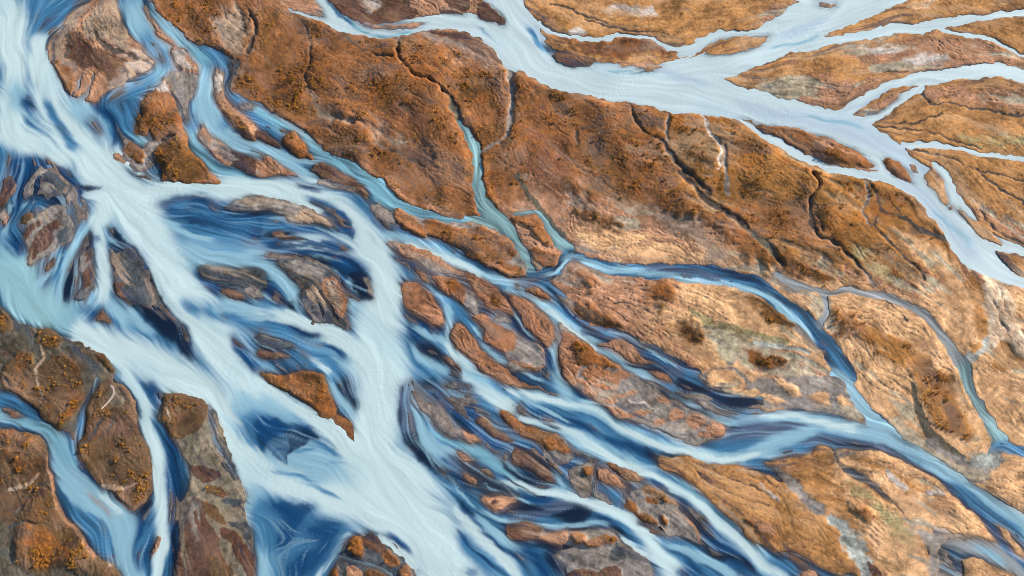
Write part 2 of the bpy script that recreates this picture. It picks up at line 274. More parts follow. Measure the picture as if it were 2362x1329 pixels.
P l G 8 960,920 1020,1000 1150,1040 1250,1060 1440,1070 1300,1100 1200,1140 1180,1300 1180,1500 1130,1500 1120,1200 1050,1080
I l P 1 peach-coloured sand mound cut by the bottom edge at the lower right| 1345,1225 1420,1205 1500,1230 1600,1280 1700,1329 1800,1420 1800,1500 1350,1500 1350,1300
I l P 1 narrow peach spit lying in the dark side channel near the right edge| 1560,960 1620,1010 1700,1080 1772,1150 1860,1240 1772,1190 1680,1130 1620,1070
I l P 1 pale sandy island with two brown spots at the right edge below the rapids| 1570,680 1600,620 1660,545 1700,550 1772,590 2000,680 2000,1000 1860,920 1772,850 1680,790 1620,730
I l B 1 narrow dark sliver at the bottom edge beside the teal inlet| 710,1240 750,1260 790,1320 790,1420 750,1420 740,1329
I l S 1 small tan strip at the foot of the ochre plain near the bottom edge| 160,1200 200,1180 280,1220 350,1260 300,1260 210,1230
I l S 1 tan mound cut by the bottom edge below the ochre plain| 250,1329 300,1300 380,1320 400,1450 240,1450
# ---- centre plume islands
P F X 6 500,342 620,327 700,342 780,392 830,440 880,560 890,600 872,690 780,675 700,665 660,620 645,560 640,480 580,410
P F G 5 560,360 660,345 740,385 720,440 640,420 590,395
P E X 8 570,540 640,505 690,540 740,620 780,720 790,819 720,819 640,800 600,740 575,680
P E X 8 210,110 280,130 330,200 300,260 220,260 200,180
I F G 1 pale grey silt island outlined by dark blue, inside the curved milky channel| 250,85 300,50 380,32 460,30 540,45 620,75 700,95 760,130 810,180 815,195 760,182 690,167 620,162 580,152 570,130 500,112 440,102 320,102
P F Q 4 590,135 640,105 700,100 750,130 800,182 700,167
I F T 1 tan oval bar leaning southeast beside the central milky river| 755,450 790,445 830,480 880,560 885,590 865,635 830,610 790,560 750,500
P F Q 5 765,470 800,470 850,540 860,600 820,570 780,520
I F Q 1 narrow grey bar west of the tan oval bar| 670,495 700,487 740,530 755,580 740,620 700,570
I F G 1 small grey bar lowest of the cluster between the pale plumes| 655,560 680,550 730,610 745,665 700,655 670,610
S F n 3 735,505,7 790,590,11 830,650,8
S F n 3 690,600,4 720,560,5 735,640,6
I f B 1 small reddish islet in a dark blue eddy among the pale plumes| 70,400 110,390 160,400 210,430 320,445 200,447 120,445 80,430
I f G 1 small pale wedge beside the dark pool next to the central milky river| 695,720 740,720 768,860 730,810
I e X 1 dark grey silt island with wrinkled surface right of the long milky river| 1350,640 1420,625 1520,635 1600,640 1700,640 1800,660 1825,720 1830,780 1780,790 1700,775 1600,770 1500,740 1430,730 1380,700
I e B 1 dark brown islet under the wrinkled dark grey island| 1490,790 1560,780 1620,810 1680,860 1600,850 1530,830
I e G 1 small grey islet east of the dark brown islet| 1650,790 1700,770 1772,800 1800,850 1772,865 1700,830
I f X 1 dark grey bar between two plumes, south of the long plume| -50,1110 0,1090 100,1120 200,1150 265,1195 180,1190 100,1180 0,1160
I f B 1 thin brown bar below the dark grey bar| -20,1200 100,1210 200,1225 230,1240 120,1252 0,1255
I j V 1 triangular brown island with a golden eastern rim where the two milky rivers meet| 0,-60 130,-60 220,-75 330,-75 420,-50 450,10 490,100 520,190 530,225 480,260 430,262 400,210 360,170 250,110 150,60 60,0
I j V 1 small golden-rimmed islet at the southern tip of the triangular island| 490,255 530,225 590,270 630,330 625,410 580,370 530,310
# left braid zone
I e B 1 dark brown oval bar with a bright rim cut by the left edge| 0,130 30,60 70,25 100,50 95,120 60,190 20,240 -10,250 -50,180
I e S 1 small bar with a dark core below the bright-rimmed oval at the left edge| 0,270 30,245 55,280 45,330 30,360 0,320 -30,300
I e G 1 long pale grey streak of silt in the upper left braids| 300,-50 320,-10 250,60 235,120 200,170 165,180 160,110 190,70
I e G 1 small striped grey bar next to the long pale silt streak| 240,160 270,110 330,80 368,90 360,120 310,155
I e U 1 small brown crest north of the big grey silt bar| 130,340 150,280 190,250 215,260 205,300 160,350
I e G 1 big grey silt bar with dark brown cores in the left braids| 160,400 190,330 250,270 330,240 400,215 440,240 440,290 490,340 490,400 470,460 400,500 370,530 300,580 240,620 200,640 160,620 190,530 160,470
P e B 2 185,560 200,510 260,430 330,350 385,325 395,350 370,420 340,490 290,530 240,570 210,600
P e B 4 155,420 200,350 260,320 290,330 230,390 170,470
P e X 4 400,400 440,360 465,400 440,460 400,480
I e B 1 thin reddish lens below the big grey silt bar| 300,670 340,610 380,580 360,640 310,690
I e G 1 long upright grey bar between dark water and the pale middle stream| 560,580 600,530 640,500 655,560 640,650 640,760 600,840 540,880 520,860 560,780 560,680
P e B 3 600,540 640,510 640,580 600,620
P e B 3 580,700 630,640 620,740 580,800
I e B 1 small dark brown bar right of the pale middle stream| 780,740 830,750 850,790 840,860 800,820
I e X 1 slim dark bar beside the small dark brown bar| 850,770 880,760 900,820 880,890 855,840
I e S 1 little tan peak in the dark gap above the lower left milky river| 650,1000 660,960 700,930 740,990 745,1025 700,1015
# lower left
I e U 1 brown mound at the left edge just below the lower milky river| -90,960 0,960 30,935 65,970 70,1040 20,1080 -90,1090
I e U 1 lumpy brown islet with golden tufts on the teal silt below the milky river| 250,1110 260,1060 330,1060 410,1110 410,1170 380,1210 300,1190 250,1150
I e U 1 large rumpled brown island with golden shrubs between teal silt and blue stream| 110,1250 160,1210 215,1250 220,1300 260,1310 340,1280 360,1250 440,1250 520,1310 545,1400 545,1480 575,1520 550,1570 500,1650 440,1720 410,1755 370,1720 300,1680 260,1620 200,1590 120,1530 40,1490 10,1440 10,1380 40,1310
P e D 4 120,1260 170,1220 210,1260 190,1310 120,1320
P e D 4 480,1480 560,1510 520,1600 430,1710 420,1650
I e U 1 small ragged brown crest on the bank of the lower milky river| 670,1230 700,1215 760,1290 785,1345 720,1290
S i l 2 -90,240,30 50,240,28 150,270,26 280,310,36 370,370,44 430,470,56 460,600,66 520,700,76 620,800,84 760,880,86 830,980,78 850,1100,70 870,1200,72 900,1450,80
S i b 2 -90,90,20 60,130,22 150,190,22 250,270,26
S i b 2 655,-20,14 610,120,20 560,220,22 530,340,22 510,430,18 510,520,20
I i S 1 thin tan sliver in the blue stream near the left edge| 0,185 70,210 150,235 170,245 100,247 40,225
I i U 1 tall brown island shaped like a shield between two blue streams| 680,20 740,-20 800,0 860,40 900,100 920,180 940,260 950,340 990,410 1020,480 1040,580 1050,680 1050,740 1040,780 1000,810 950,850 890,880 850,820 790,760 720,720 660,680 610,620 580,560 540,540 525,480 550,400 590,310 600,220 620,130 650,60
P i C 8 790,30 850,60 850,180 770,160 740,90
P i B 8 620,260 740,230 850,280 930,330 880,380 700,370 580,430 590,330
P i U 10 700,500 820,480 940,520 1000,620 960,740 840,740 740,680
I i U 1 large brown shrub-dotted land with a pale winding shore filling the lower left corner| -120,340 0,335 100,340 200,365 270,375 310,400 340,460 355,560 380,680 390,800 430,880 500,960 560,1040 620,1130 680,1200 730,1220 780,1260 820,1340 860,1500 -120,1500
P i D 10 80,1050 180,980 300,980 380,1040 420,1120 520,1150 500,1230 380,1270 250,1260 120,1180
P i D 8 40,480 150,470 200,540 330,530 320,580 220,600 120,600
P i D 8 -20,350 120,345 260,380 290,430 160,430 40,420
P i C 14 -90,980 60,980 110,1060 90,1200 60,1500 -90,1500
P i C 12 80,1260 300,1290 500,1280 640,1340 640,1500 80,1500
L i S 350,500,10 365,700,12 390,850,14 470,960,16 560,1060,18 640,1180,18
L i N -60,1010,8 40,960,8 130,880,8 250,740,10 340,680,10
L i G 600,740,25 700,850,30 770,920,25
I i U 1 brown island with dark folds beside the lower milky river| 1130,250 1130,130 1160,85 1240,90 1340,110 1390,160 1420,200 1390,250 1340,330 1280,370 1230,395 1180,385 1150,350
I i B 1 dark feathered mud patch on the grey-green silt| 1290,580 1380,580 1500,610 1510,640 1400,690 1340,650
I i U 1 small brown islet with golden tufts below the dark feathered patch| 1415,730 1470,725 1520,750 1550,790 1490,795 1440,765
I i X 1 small flat oval ring of mud near the milky river bank| 1520,820 1600,810 1650,830 1600,850 1540,840
I i B 1 long brown tongue of mud running off the bottom edge| 1290,850 1320,790 1370,820 1400,900 1440,1000 1480,1100 1540,1200 1590,1329 1600,1500 1300,1500 1290,1200 1270,1050 1275,900
P i G 8 1290,850 1330,800 1370,870 1350,950 1340,1100 1310,1000
P i U 6 1450,1180 1520,1200 1590,1329 1600,1500 1440,1500 1440,1280
I i U 1 short dark crest with a golden tip east of the mud tongue| 1390,830 1450,860 1530,930 1530,970 1480,950 1410,890
I i B 1 ribbed brown bar near the bottom, west of the milky river| 1500,1010 1560,1010 1640,1080 1700,1150 1730,1190 1735,1329 1735,1450 1680,1300 1620,1200 1560,1100 1500,1060
I i X 1 dark blotchy bar above the ribbed brown bar| 1550,960 1640,970 1690,970 1720,1050 1700,1080 1640,1010
I i B 1 slender brown bar at the bottom edge beside the deep blue stream| 1215,1130 1225,1110 1240,1180 1260,1250 1265,1329 1265,1450 1210,1450 1205,1250
I i S 1 thin orange-rimmed sliver lying in the deep blue stream| 1060,1060 1085,1065 1070,1140 1040,1220 1030,1180
L i S 630,1150,10 720,1180,20 760,1240,20
# islands bottom centre
I j D 1 oval mound covered in golden shrubs in the dark pool at the bottom| 625,1080 660,1045 700,1060 710,1120 715,1190 670,1180 630,1140
I j V 1 round golden-brown mound southeast of the oval shrubby mound| 860,1170 890,1165 930,1200 930,1250 870,1240 850,1210
I j B 1 dark pointed bar between the two shrubby mounds| 740,1040 780,1015 800,1050 850,1110 870,1160 830,1170 770,1130 720,1090
I j D 1 small golden clump at the bottom edge beside the thin white stream| 470,1300 500,1280 525,1329 525,1400 470,1400
I j S 1 tan hump cut by the bottom edge between two golden clumps| 590,1280 640,1270 700,1310 715,1420 620,1420
I j D 1 golden clump at the bottom edge east of the tan hump| 740,1300 800,1290 840,1320 850,1420 740,1420
I j V 1 brown shrubby sliver at the bottom edge beside the wide milky flow| 960,1260 1000,1250 1030,1329 1050,1420 1000,1420 950,1300
# braids right of centre bottom
I j S 1 long ribbed sand bar curving beside the dark blue arc| 1030,60 1080,70 1120,130 1180,140 1240,190 1290,260 1330,310 1400,350 1480,390 1515,430 1440,430 1350,400 1260,360 1200,310 1150,240 1100,190 1060,120
I j B 1 mottled brown bar east of the long ribbed sand bar| 1460,260 1520,230 1570,300 1620,350 1700,400 1740,420 1650,420 1580,400 1520,330
I k V 1 sandy bar with a rugged brown southern end between two blue rivers| -120,185 -70,185 0,270 60,300 130,330 200,370 260,390 310,430 355,475 300,485 220,480 130,440 60,400 0,380 -60,330 -110,260
I k B 1 reddish-brown smooth bar with a pale rim, north of the lower pale river| -40,460 0,480 60,520 140,560 200,620 240,690 150,660 60,610 0,580 -60,530
I j S 1 thin broken crest of sand in the shallow blue water| 1330,490 1400,500 1460,540 1420,552 1360,530
I j B 1 small dark islet with orange flecks on the shallow blue reach| 1500,590 1560,600 1595,660 1540,650
I j S 1 small tan peak where the dark arc meets the slate streaks| 1370,630 1420,640 1480,680 1470,720 1420,700
I j S 1 tan bar with a dark core above the curved blue stream| 1500,810 1560,790 1640,800 1740,800 1700,850 1640,880 1580,890 1530,850
P j B 2 1580,830 1610,810 1630,840 1590,860
I j G 1 small pale bar in the blue braids at the foot of the central milky river| 1260,30 1290,10 1350,30 1385,80 1320,62
I k S 1 dome-shaped ribbed sand islet among the thin dark channels| 540,610 580,590 620,600 660,650 700,700 722,752 650,740 600,710 550,680
I k V 1 golden-brown jagged bar on the south bank of the long blue river| 610,555 650,560 720,600 780,640 840,695 760,700 700,670 650,600
I k V 1 tiny golden islet on the grey silt west of the dome-shaped islet| 440,590 500,590 505,640 460,640
P k G 3 500,760 560,760 600,800 620,850 560,840 510,790
P k G 3 700,800 740,780 820,760 860,730 940,750 1010,790 1080,850 1090,890 1150,950 1200,1020 1230,1080 1230,1120 1180,1100 1100,1070 1000,1040 920,980 870,950 800,910 720,880 690,840
I k V 1 lumpy brown knob at the west end of the grey silt island| 690,850 730,820 780,850 800,890 740,880
I k V 1 brown oval knob on the southern edge of the grey silt island| 790,910 860,905 920,930 945,955 870,960 810,935
I k V 1 long brown ridge along the northern edge of the grey silt island| 830,760 870,735 940,760 1010,800 1085,855 1020,840 940,800 880,785
I k V 1 tiny orange mound south of the grey silt island| 890,1000 960,1000 975,1025 900,1020
I k V 1 tiny brown knob in the middle of the grey silt island| 860,810 930,820 930,840 870,835
I k V 1 tiny dark knob in the southeast of the grey silt island| 970,920 1010,930 1010,960 980,955
L k S 1100,880,8 1160,970,12 1200,1040,16 1235,1105,10
P k G 3 -80,980 60,980 120,1010 200,1030 330,1020 450,1020 560,1030 650,1040 700,1080 720,1120 800,1160 860,1200 900,1280 910,1500 330,1500 300,1280 230,1180 200,1160 340,1130 300,1110 150,1090 0,1085 -60,1080
I k B 1 dark-brown wrinkled bar below the slate-blue streak| -80,975 0,968 60,985 130,1030 120,1075 0,1080 -80,1060
I k S 1 tan wrinkled bar next to the dark-brown wrinkled bar| 130,1080 200,1040 300,1020 330,1080 300,1110 220,1100
I k V 1 small grey-brown knot-like bar with an orange fleck| 345,1040 400,1035 445,1060 430,1100 380,1110 350,1080
I k V 1 smooth orange-brown boat-shaped mound on pale silt near the bottom| 440,1105 530,1075 620,1080 672,1100 640,1125 540,1132 470,1125
I k B 1 dark rippled mound cut by the bottom edge on the pale silt| 330,1300 450,1290 520,1320 600,1280 680,1290 670,1420 330,1420
P k X 4 640,1150 700,1160 720,1210 650,1250 600,1240
P j B 6 1600,980 1700,970 1790,960 1790,1060 1700,1050 1640,1020
# land strokes: gullies
L c N 735,700,8 780,830,9 860,910,10 960,970,10 1020,1050,17 1100,1140,20 1200,1230,20 1300,1320,22
L g N 1090,0,18 1200,110,20 1300,200,22 1380,270,24 1480,330,20 1580,410,18
L g C 1560,390,16 1620,440,18 1700,520,20 1780,600,20
L c G 1005,760,8 995,870,10 985,960,10
L c N 380,900,9 385,980,8
L h N 340,0,12 375,80,10 330,130,8 300,170,9 310,260,11 340,360,12 400,440,10 500,500,10 600,590,10 680,660,10
L h N 350,290,6 400,340,6 405,400,6
L h G 680,660,10 740,740,13 790,800,14
L h N 720,50,8 770,150,9 800,250,10 870,285,11 960,310,13 1040,360,15 1130,400,17 1240,450,20
L h N 785,285,7 750,350,8 790,420,10 870,500,10 960,570,11 1050,640,10 1110,720,9
L h N 830,160,6 900,230,7 940,290,8
L h G 700,60,8 720,180,14 690,260,14 730,340,10
L b N 270,150,10 320,260,10 350,350,9 330,470,7 310,540,7 370,620,8
L b N 960,270,5 930,320,6 950,420,6 1050,540,5 1180,590,5 1270,650,6
L b N 560,230,5 640,300,6 780,360,6 900,390,5
L a N 1700,60,9 1730,180,13 1720,280,14 1680,360,12
L b N 890,1010,8 1000,1080,10 1120,1140,10
L b G 1710,480,12 1725,640,14 1720,800,14 1690,920,14 1580,1010,14 1510,1050,12
L d N 1080,640,5 1130,710,7 1250,710,6 1500,740,8 1850,810,9
L d N 640,860,5 900,875,6 1100,885,6 1300,960,5 1500,1000,5
L d N 1200,770,5 1110,800,5 1060,830,6 900,850,4
L d N 800,480,4 1000,490,6 1200,480,5 1400,460,4
L d N 1000,1010,6 1200,1060,6 1400,1150,6 1600,1200,7 1850,1260,8
L h N 1440,-40,8 1570,90,10 1700,180,10 1850,250,10
L h N 1480,260,8 1560,370,10 1700,450,10 1850,510,10
L h N 840,870,5 920,940,5 980,1010,5
L h O 990,920,18 1080,960,22 1160,1040,22 1220,1120,18
L c N 120,140,9 250,210,9 380,265,8
L c N 450,130,7 620,190,7 800,210,6 1000,240,5
L c N 200,30,6 400,90,6 600,160,6
L g N 640,880,4 800,900,4 900,960,4
L k N 1200,620,4 1350,720,4 1500,800,4 1700,850,4
L k N 1250,560,4 1400,650,4 1600,720,4 1750,800,4
L k K 1640,700,8 1700,760,10 1772,820,8
L k N 1640,620,4 1700,700,4 1750,740,4
L c G 1380,1000,14 1390,1150,16 1410,1329,16
L c K 1230,780,8 1280,900,10 1350,1000,10 1350,1150,10
# ---- water tints (T = colour only)
T a m -60,-60,120 60,100,110 60,300,110 100,500,90 60,700,90 100,900,100 250,1000,80 400,1080,80
T a l 20,600,90 120,650,60 60,760,50
T a s 600,-20,26 480,50,22 330,130,22 260,220,16
T a b 520,10,22 400,110,26 300,200,24
T a d 130,660,30 200,700,38 270,755,24
T a l 250,720,30 330,800,40 420,900,60 560,980,60
T z l 540,840,64 600,915,66 680,965,58 760,1005,50
T z m 88,100,22 95,180,30 115,240,36 155,305,44 215,370,54 280,430,58 330,500,60 370,590,58 430,690,58 490,770,56 530,830,46 580,880,28 650,925,20 720,965,22 780,1010,34 840,1060,60 900,1120,84 980,1220,92 1040,1330,84 1060,1450,84
T z b 585,960,20 620,1010,34 640,1060,20
T z l 690,1040,16 740,1080,40 790,1120,40
T j l 250,520,40 380,520,50 500,600,50 600,700,40
T j b 380,410,8 470,470,14 560,530,10
T j b 240,640,8 360,680,14 480,730,16 600,800,14
T a l 430,700,50 560,780,60 660,880,60 700,960,50
T a s 570,800,30 650,880,35 640,950,25
T a d 700,700,35 680,760,30 760,800,28 790,880,28 780,950,24 740,1010,16
T a l 860,-60,90 900,60,80 950,160,78 1020,260,78 1080,350,80 1130,430,80 1120,500,50 1000,560,34
T a b 960,200,30 1050,350,40 1130,440,50 1100,500,40
T a b 1000,560,26 850,620,32 740,690,34
T a c 1010,10,16 1080,100,36 1150,200,40 1250,300,44 1350,370,46 1430,430,50
T a l 1060,80,16 1150,190,20 1280,310,24
T a b 1560,450,40 1590,500,34 1560,580,30 1545,640,30 1600,720,30 1700,800,26 1772,830,26
T a l 1420,440,50 1390,540,44 1380,650,48 1400,760,56 1450,860,60 1520,930,50
T a c 1270,870,20 1300,950,32 1370,1040,40 1430,1130,44 1540,1200,44 1700,1240,36
T a c 900,900,20 960,980,50 1060,1050,50 1050,1150,50
# s1 stream over the silt (channel)
S a b 2 1545,640,24 1600,720,24 1700,800,24 1790,850,24
S b c 2 -20,750,16 60,790,20 140,830,20 240,890,18 300,940,26 380,1020,36 470,1080,38 600,1140,42 700,1210,44 800,1290,44 900,1400,40
S f c 2 820,80,40 900,170,34 1000,240,30 1100,290,22 1250,310,16 1400,325,14
S b l 2 -60,980,24 0,1000,26 100,1060,30 200,1120,30 300,1175,26 370,1210,22
S b l 2 200,1070,10 300,1085,12 420,1090,14
S a l 3 1500,930,24 1620,1000,20 1772,1070,20
S a l 2 1560,890,16 1680,960,20 1790,1010,20
# z3 ribbon
T z m 345,438,18 430,436,22 520,438,24 600,432,27 680,445,34 740,470,38 800,505,38 845,550,38 875,600,40 885,660,44 882,730,52 872,800,62 875,870,62 872,940,58 862,1000,58 850,1050,60 900,1120,80
T f s 230,90,14 330,105,20 430,130,16
T f b 300,170,20 450,230,30 560,330,34 640,430,24
T f d 440,300,18 520,370,26 600,430,18
T z d 380,470,20 470,480,20 560,480,12
T e s 1060,220,20 1200,200,34 1400,180,34 1500,235,28 1560,250,15 1772,280,14
T e n 1500,250,16 1560,250,18 1640,262,10 1772,262,6
T e n 1200,230,10 1300,215,14 1400,190,12
T z d 410,515,24 520,512,28 600,520,24 680,528,20 740,520,10
T e b 1100,300,30 1300,340,45 1500,420,45 1772,480,50
T f l -60,330,26 100,330,32 300,380,34 500,420,36 650,480,40
T z l 400,560,26 500,575,24 600,572,24 680,568,24
T z m 600,566,10 700,562,24 780,568,32 850,600,30
T z l 420,600,20 520,615,20 620,600,20
T f n 0,420,18 60,412,26 150,400,22 230,425,8
T f d -60,590,20 60,575,26 200,550,28 350,545,34 500,565,42 600,620,50 690,700,54 740,800,44
T f n 560,600,24 650,670,32 710,740,26
T f s 120,620,36 240,700,50 330,780,60 350,900,50 400,980,40
T f n 270,760,18 330,770,14 400,790,10 450,880,12 500,970,14
T f n 300,970,16 420,930,10 440,1000,10
T f l 330,560,12 450,590,24 560,660,28 650,740,30 720,830,26
T f l 480,700,18 540,800,20 600,860,26 680,930,40
T f d 520,700,12 580,790,14 620,850,10
T f n 630,770,20 690,820,36 740,860,22
T f l -60,590,34 60,640,40 160,710,46 220,800,44 260,900,34 290,980,24
T f d 0,720,20 70,790,40 130,880,44 200,920,36
T f n 200,880,16 215,930,18
T e l 1380,760,8 1550,760,10 1640,800,12 1772,880,12
T e d 1330,640,24 1380,720,20 1450,780,24 1580,870,22 1772,910,16
T z l 520,705,16 600,728,20 680,752,22
T z m 560,712,8 680,748,16 760,778,28 820,820,38
T e l 1480,850,30 1600,900,30 1772,950,30
T f d 0,1010,14 150,1040,16 300,1080,26 420,1130,24
T f l -40,1060,26 100,1080,20 250,1120,20 400,1170,24 520,1240,34 620,1320,40
T f d 330,1180,26 430,1200,30 520,1220,24 560,1290,18
T f n 380,1210,18 480,1215,18
T e d 1560,1070,22 1620,1180,36 1700,1290,36 1780,1360,30
T f b 100,1170,18 250,1250,26 330,1290,26
T f m 340,1260,10 400,1300,16 460,1350,16
T j l 420,-60,20 470,20,24 540,110,30 610,200,32 650,250,26
T j n 530,-30,30 590,60,34 640,150,26 655,220,10
T j s 600,20,14 640,120,12
# z2
T z e -60,560,50 20,630,50 80,695,50 150,748,46 200,775,40
T z m 190,770,30 260,800,42 330,830,46 430,880,50 500,940,48 550,1010,52 600,1080,62 680,1120,50 780,1150,50 880,1185,50 960,1240,60
T e d 230,80,60 330,180,70 430,250,60 500,330,40
T e n 380,200,24 440,180,28 500,250,24
T e n 560,90,12 640,100,10 680,105,6
T e d 100,0,50 60,260,30 110,220,30
T e s 150,30,20 100,150,22 60,260,16
T e d 50,420,40 120,500,40 90,380,30
T e d 480,60,26 540,110,30 560,220,24
T e b 400,20,36 460,110,36 500,200,30
T e m 570,150,30 640,150,50 700,180,60 700,280,60 640,330,40
T e l 200,185,10 120,250,18 60,340,24 20,420,26
T e b 250,190,10 340,170,14 380,140,12
T e l 610,330,34 550,450,36 510,560,34 460,680,30 410,800,28 390,900,26
T e s 330,560,34 290,700,40 320,800,34
T e l 300,700,14 250,780,20 430,560,10 350,700,14
T e m 650,330,44 700,450,42 712,600,46 712,750,46 720,850,44
T e l 720,850,50 790,920,54 870,990,58 900,1060,50
T e l 670,850,24 600,930,22 550,990,18
T e n 610,400,14 600,460,22 560,560,16 545,640,14 520,720,22 480,800,26 450,900,18
T e d 560,480,26 640,420,14
T e d 540,930,28 620,960,36 580,1000,20
T e n 700,930,20 660,960,16
T e d 760,370,14 820,440,20 890,500,20 940,570,22 980,640,22
T e l 750,420,8 820,480,9 900,520,10 960,600,8
T e x 820,600,50 900,620,50 860,720,44 940,760,40
T e n 980,670,26 1010,780,36 1020,880,46 1000,960,40 1080,960,46 1180,1010,38 1260,1100,32 1280,1200,34 1330,1290,34
T e d 1060,900,22 1150,980,26 1250,1070,20 1310,1180,16
T e l 880,860,14 900,960,26 960,1040,34 1040,1100,24
T e b 1060,960,10 1030,1050,9
T e b 1200,1020,10 1150,1120,16
T e s 1220,1060,8 1190,1160,10
T i c 0,230,20 150,270,20 280,310,30 370,370,34 430,470,40 460,600,50
T i m 700,780,30 800,870,30
T i g 600,750,16 680,840,20 760,920,16
T i d 530,560,24 600,620,24 650,700,12
T i m 870,-40,40 930,60,48 990,180,48 1010,300,50 1060,430,52 1080,560,54 1090,700,52 1090,820,52 1090,900,50 1110,1000,50 1110,1120,50 1080,1230,46 1040,1450,46
T i d 1010,-20,36 1060,80,36 1100,200,20
T i d 1130,330,28 1170,450,40 1195,600,50 1200,750,50 1190,900,40 1180,1050,36 1190,1200,30 1190,1450,28
T i d 900,930,30 960,1000,50 960,1120,60 970,1240,50 1000,1300,30
T i n 880,900,24 960,870,24 1020,830,16 920,950,20
T i b 1000,980,16 960,1090,20 920,1180,14
T i n 1170,1020,14 1190,1160,18 1200,1290,12
T i n 1050,1080,10 1020,1180,10
S i b 4 1420,190,10 1440,290,18 1460,400,22 1470,430,10
T i d 1420,190,20 1440,290,26 1460,430,30
S i s 6 1480,440,12 1540,540,18 1600,660,14
T i s 1480,440,30 1540,540,30 1600,660,25
# j
T j b 20,320,60 100,300,50 220,270,40 330,290,24
T j d 140,340,34 230,330,40 330,350,34 400,382,16
T j d 20,400,30 80,460,40 140,510,40 175,560,24
T j n 240,430,26 190,500,22 180,570,12
T j b 330,560,8 450,560,8 600,550,5
T j l 280,500,40 400,560,50 480,640,50
T j b 320,700,14 430,750,14 560,800,10
T j b 0,860,50 120,900,60 260,980,70 380,1040,70 200,1120,90 60,1200,80 150,1330,80
T j d 340,990,20 460,1010,32 440,1100,50 380,1180,50 320,1280,50 250,1400,40
T j d 380,960,10 480,975,12 560,990,12
T j l 200,1060,18 190,1200,22 190,1400,26
T j l 10,990,10 24,1100,16 30,1450,26
T j m 620,1035,12 550,1085,14 500,1160,17 455,1240,18 400,1310,18 350,1420,20
T j b 560,1180,10 640,1220,14 750,1250,14 850,1290,16 920,1340,12
S j l 2 560,1190,6 640,1222,9 750,1252,9 850,1290,10 920,1345,8
T j d 860,1050,18 930,1085,18 980,1140,24 1020,1190,16
S j m 2 830,1075,7 900,1130,9 970,1190,12 1040,1260,22
T j m 1340,870,24 1400,960,38 1500,1070,44 1600,1150,44 1700,1240,44 1800,1320,44
T j b 1330,1010,24 1420,1120,40 1520,1220,44 1620,1320,44
T j d 1330,1000,10 1400,1090,12 1500,1180,12 1600,1270,12
T j d 1370,805,18 1400,860,26 1460,950,16 1550,1040,14 1650,1130,14 1790,1220,18
T j d 1400,1290,20 1500,1310,26
T j l 1450,900,20 1560,1000,26 1700,1100,30 1790,1160,30
T j s 1010,10,34 975,120,32 970,230,36 990,320,40
T j n 960,120,14 955,220,14 1000,340,30 1060,420,34 1120,500,36 1200,580,38 1300,650,32 1400,710,26 1450,750,20
T j d 980,350,20 1080,500,26 1200,610,24 1330,690,20
T j l 1040,180,16 1080,290,22 1120,400,26 1180,480,34 1260,560,34 1340,640,14
T j s 1280,480,30 1330,560,34 1420,590,30 1500,650,30
T j c 1150,310,14 1230,370,24 1350,440,26 1480,480,30 1600,540,32 1700,620,34 1790,700,30
T j m 1480,675,8 1600,690,12 1700,710,20 1790,730,26
T j n 1430,700,20 1540,740,26 1650,790,26 1790,850,30
T j s 1500,730,10 1620,760,12 1772,800,14
T j n 1500,600,18 1600,670,12
T j n 1780,860,30 1700,870,16
T j l 1490,880,14 1600,940,22 1700,950,22 1800,920,22
T j n 1300,200,34 1400,280,34 1500,380,26 1600,470,20
T j d 1180,60,24 1240,130,36 1360,170,34 1480,150,30
T j l 1130,40,10 1200,90,10
T j n 1060,20,26 1150,20,30 1240,10,24
T j m 1400,-20,34 1500,40,38 1600,110,40 1720,170,40 1800,220,36
T j d 1380,60,16 1450,30,16
T f s 1030,1090,30 1100,1170,50 1180,1240,40
T f n 1070,1150,20 1150,1180,26 1200,1240,20 1270,1300,16
T f d 1000,950,26 1060,1030,36 1150,1060,36 1240,1060,30
T f l 1040,1050,18 1150,1100,20 1230,1130,16
T f l 1040,1140,16 1080,1240,30 1180,1310,34 1290,1380,30
# k
T k l -60,60,34 60,90,40 200,120,40 330,160,40 470,190,40 580,240,42 680,310,46 780,360,46 880,420,40 1000,450,40 1150,480,42 1300,520,40 1450,530,36 1600,500,40 1772,440,60
T k m -60,60,18 60,90,20 200,120,20 480,190,18 680,310,20 880,420,26 1000,465,26 1150,490,26 1300,530,24 1450,540,22 1620,510,22
T k l 250,-20,36 320,80,36 380,130,30
T k l -60,215,30 100,260,38 250,320,40 400,380,44 500,440,46 600,490,46 700,550,46 800,600,40 900,650,40 1000,710,42 1120,770,42 1220,840,46 1320,930,50 1420,1020,52 1520,1110,56 1620,1190,56 1720,1270,56 1850,1370,56
T k m 0,235,18 200,300,20 400,380,22 600,500,22 800,610,24 1000,710,26 1200,830,30 1400,1010,34 1600,1180,36 1800,1330,40
T k d 130,180,22 200,230,26 280,270,26 400,310,28 520,350,20
T k d 560,380,18 700,430,26 820,480,30 900,530,26 940,580,14
T k n 840,450,12 920,520,22 950,580,16
T k n 0,150,24 60,180,16
T k d 350,0,14 420,90,14 500,150,10
T k m -60,700,26 20,720,36 100,750,36 200,760,36 330,785,38 450,830,44 580,870,46 700,920,48 800,980,48 870,1060,52 930,1150,60 1000,1250,64 1060,1340,70
T k d 0,790,16 100,810,22 240,820,18
T k n -40,860,16 60,850,14 140,850,8
T k s -60,890,20 60,900,28 200,880,36 330,860,34 430,865,20
T k n 220,935,14 300,925,28 400,900,36 460,900,22
T k l 80,1000,10 250,1000,14 400,980,18 550,970,20 650,990,24
T k d 500,930,12 600,960,16 650,1020,24 700,1060,26
T k n 300,1010,8 500,1012,8 640,1030,14 710,1070,16
T k n 80,1100,22 180,1120,26 300,1125,12 190,1180,30 250,1260,30 290,1320,16
T k d -40,1120,30 60,1180,50 150,1280,50 230,1400,40
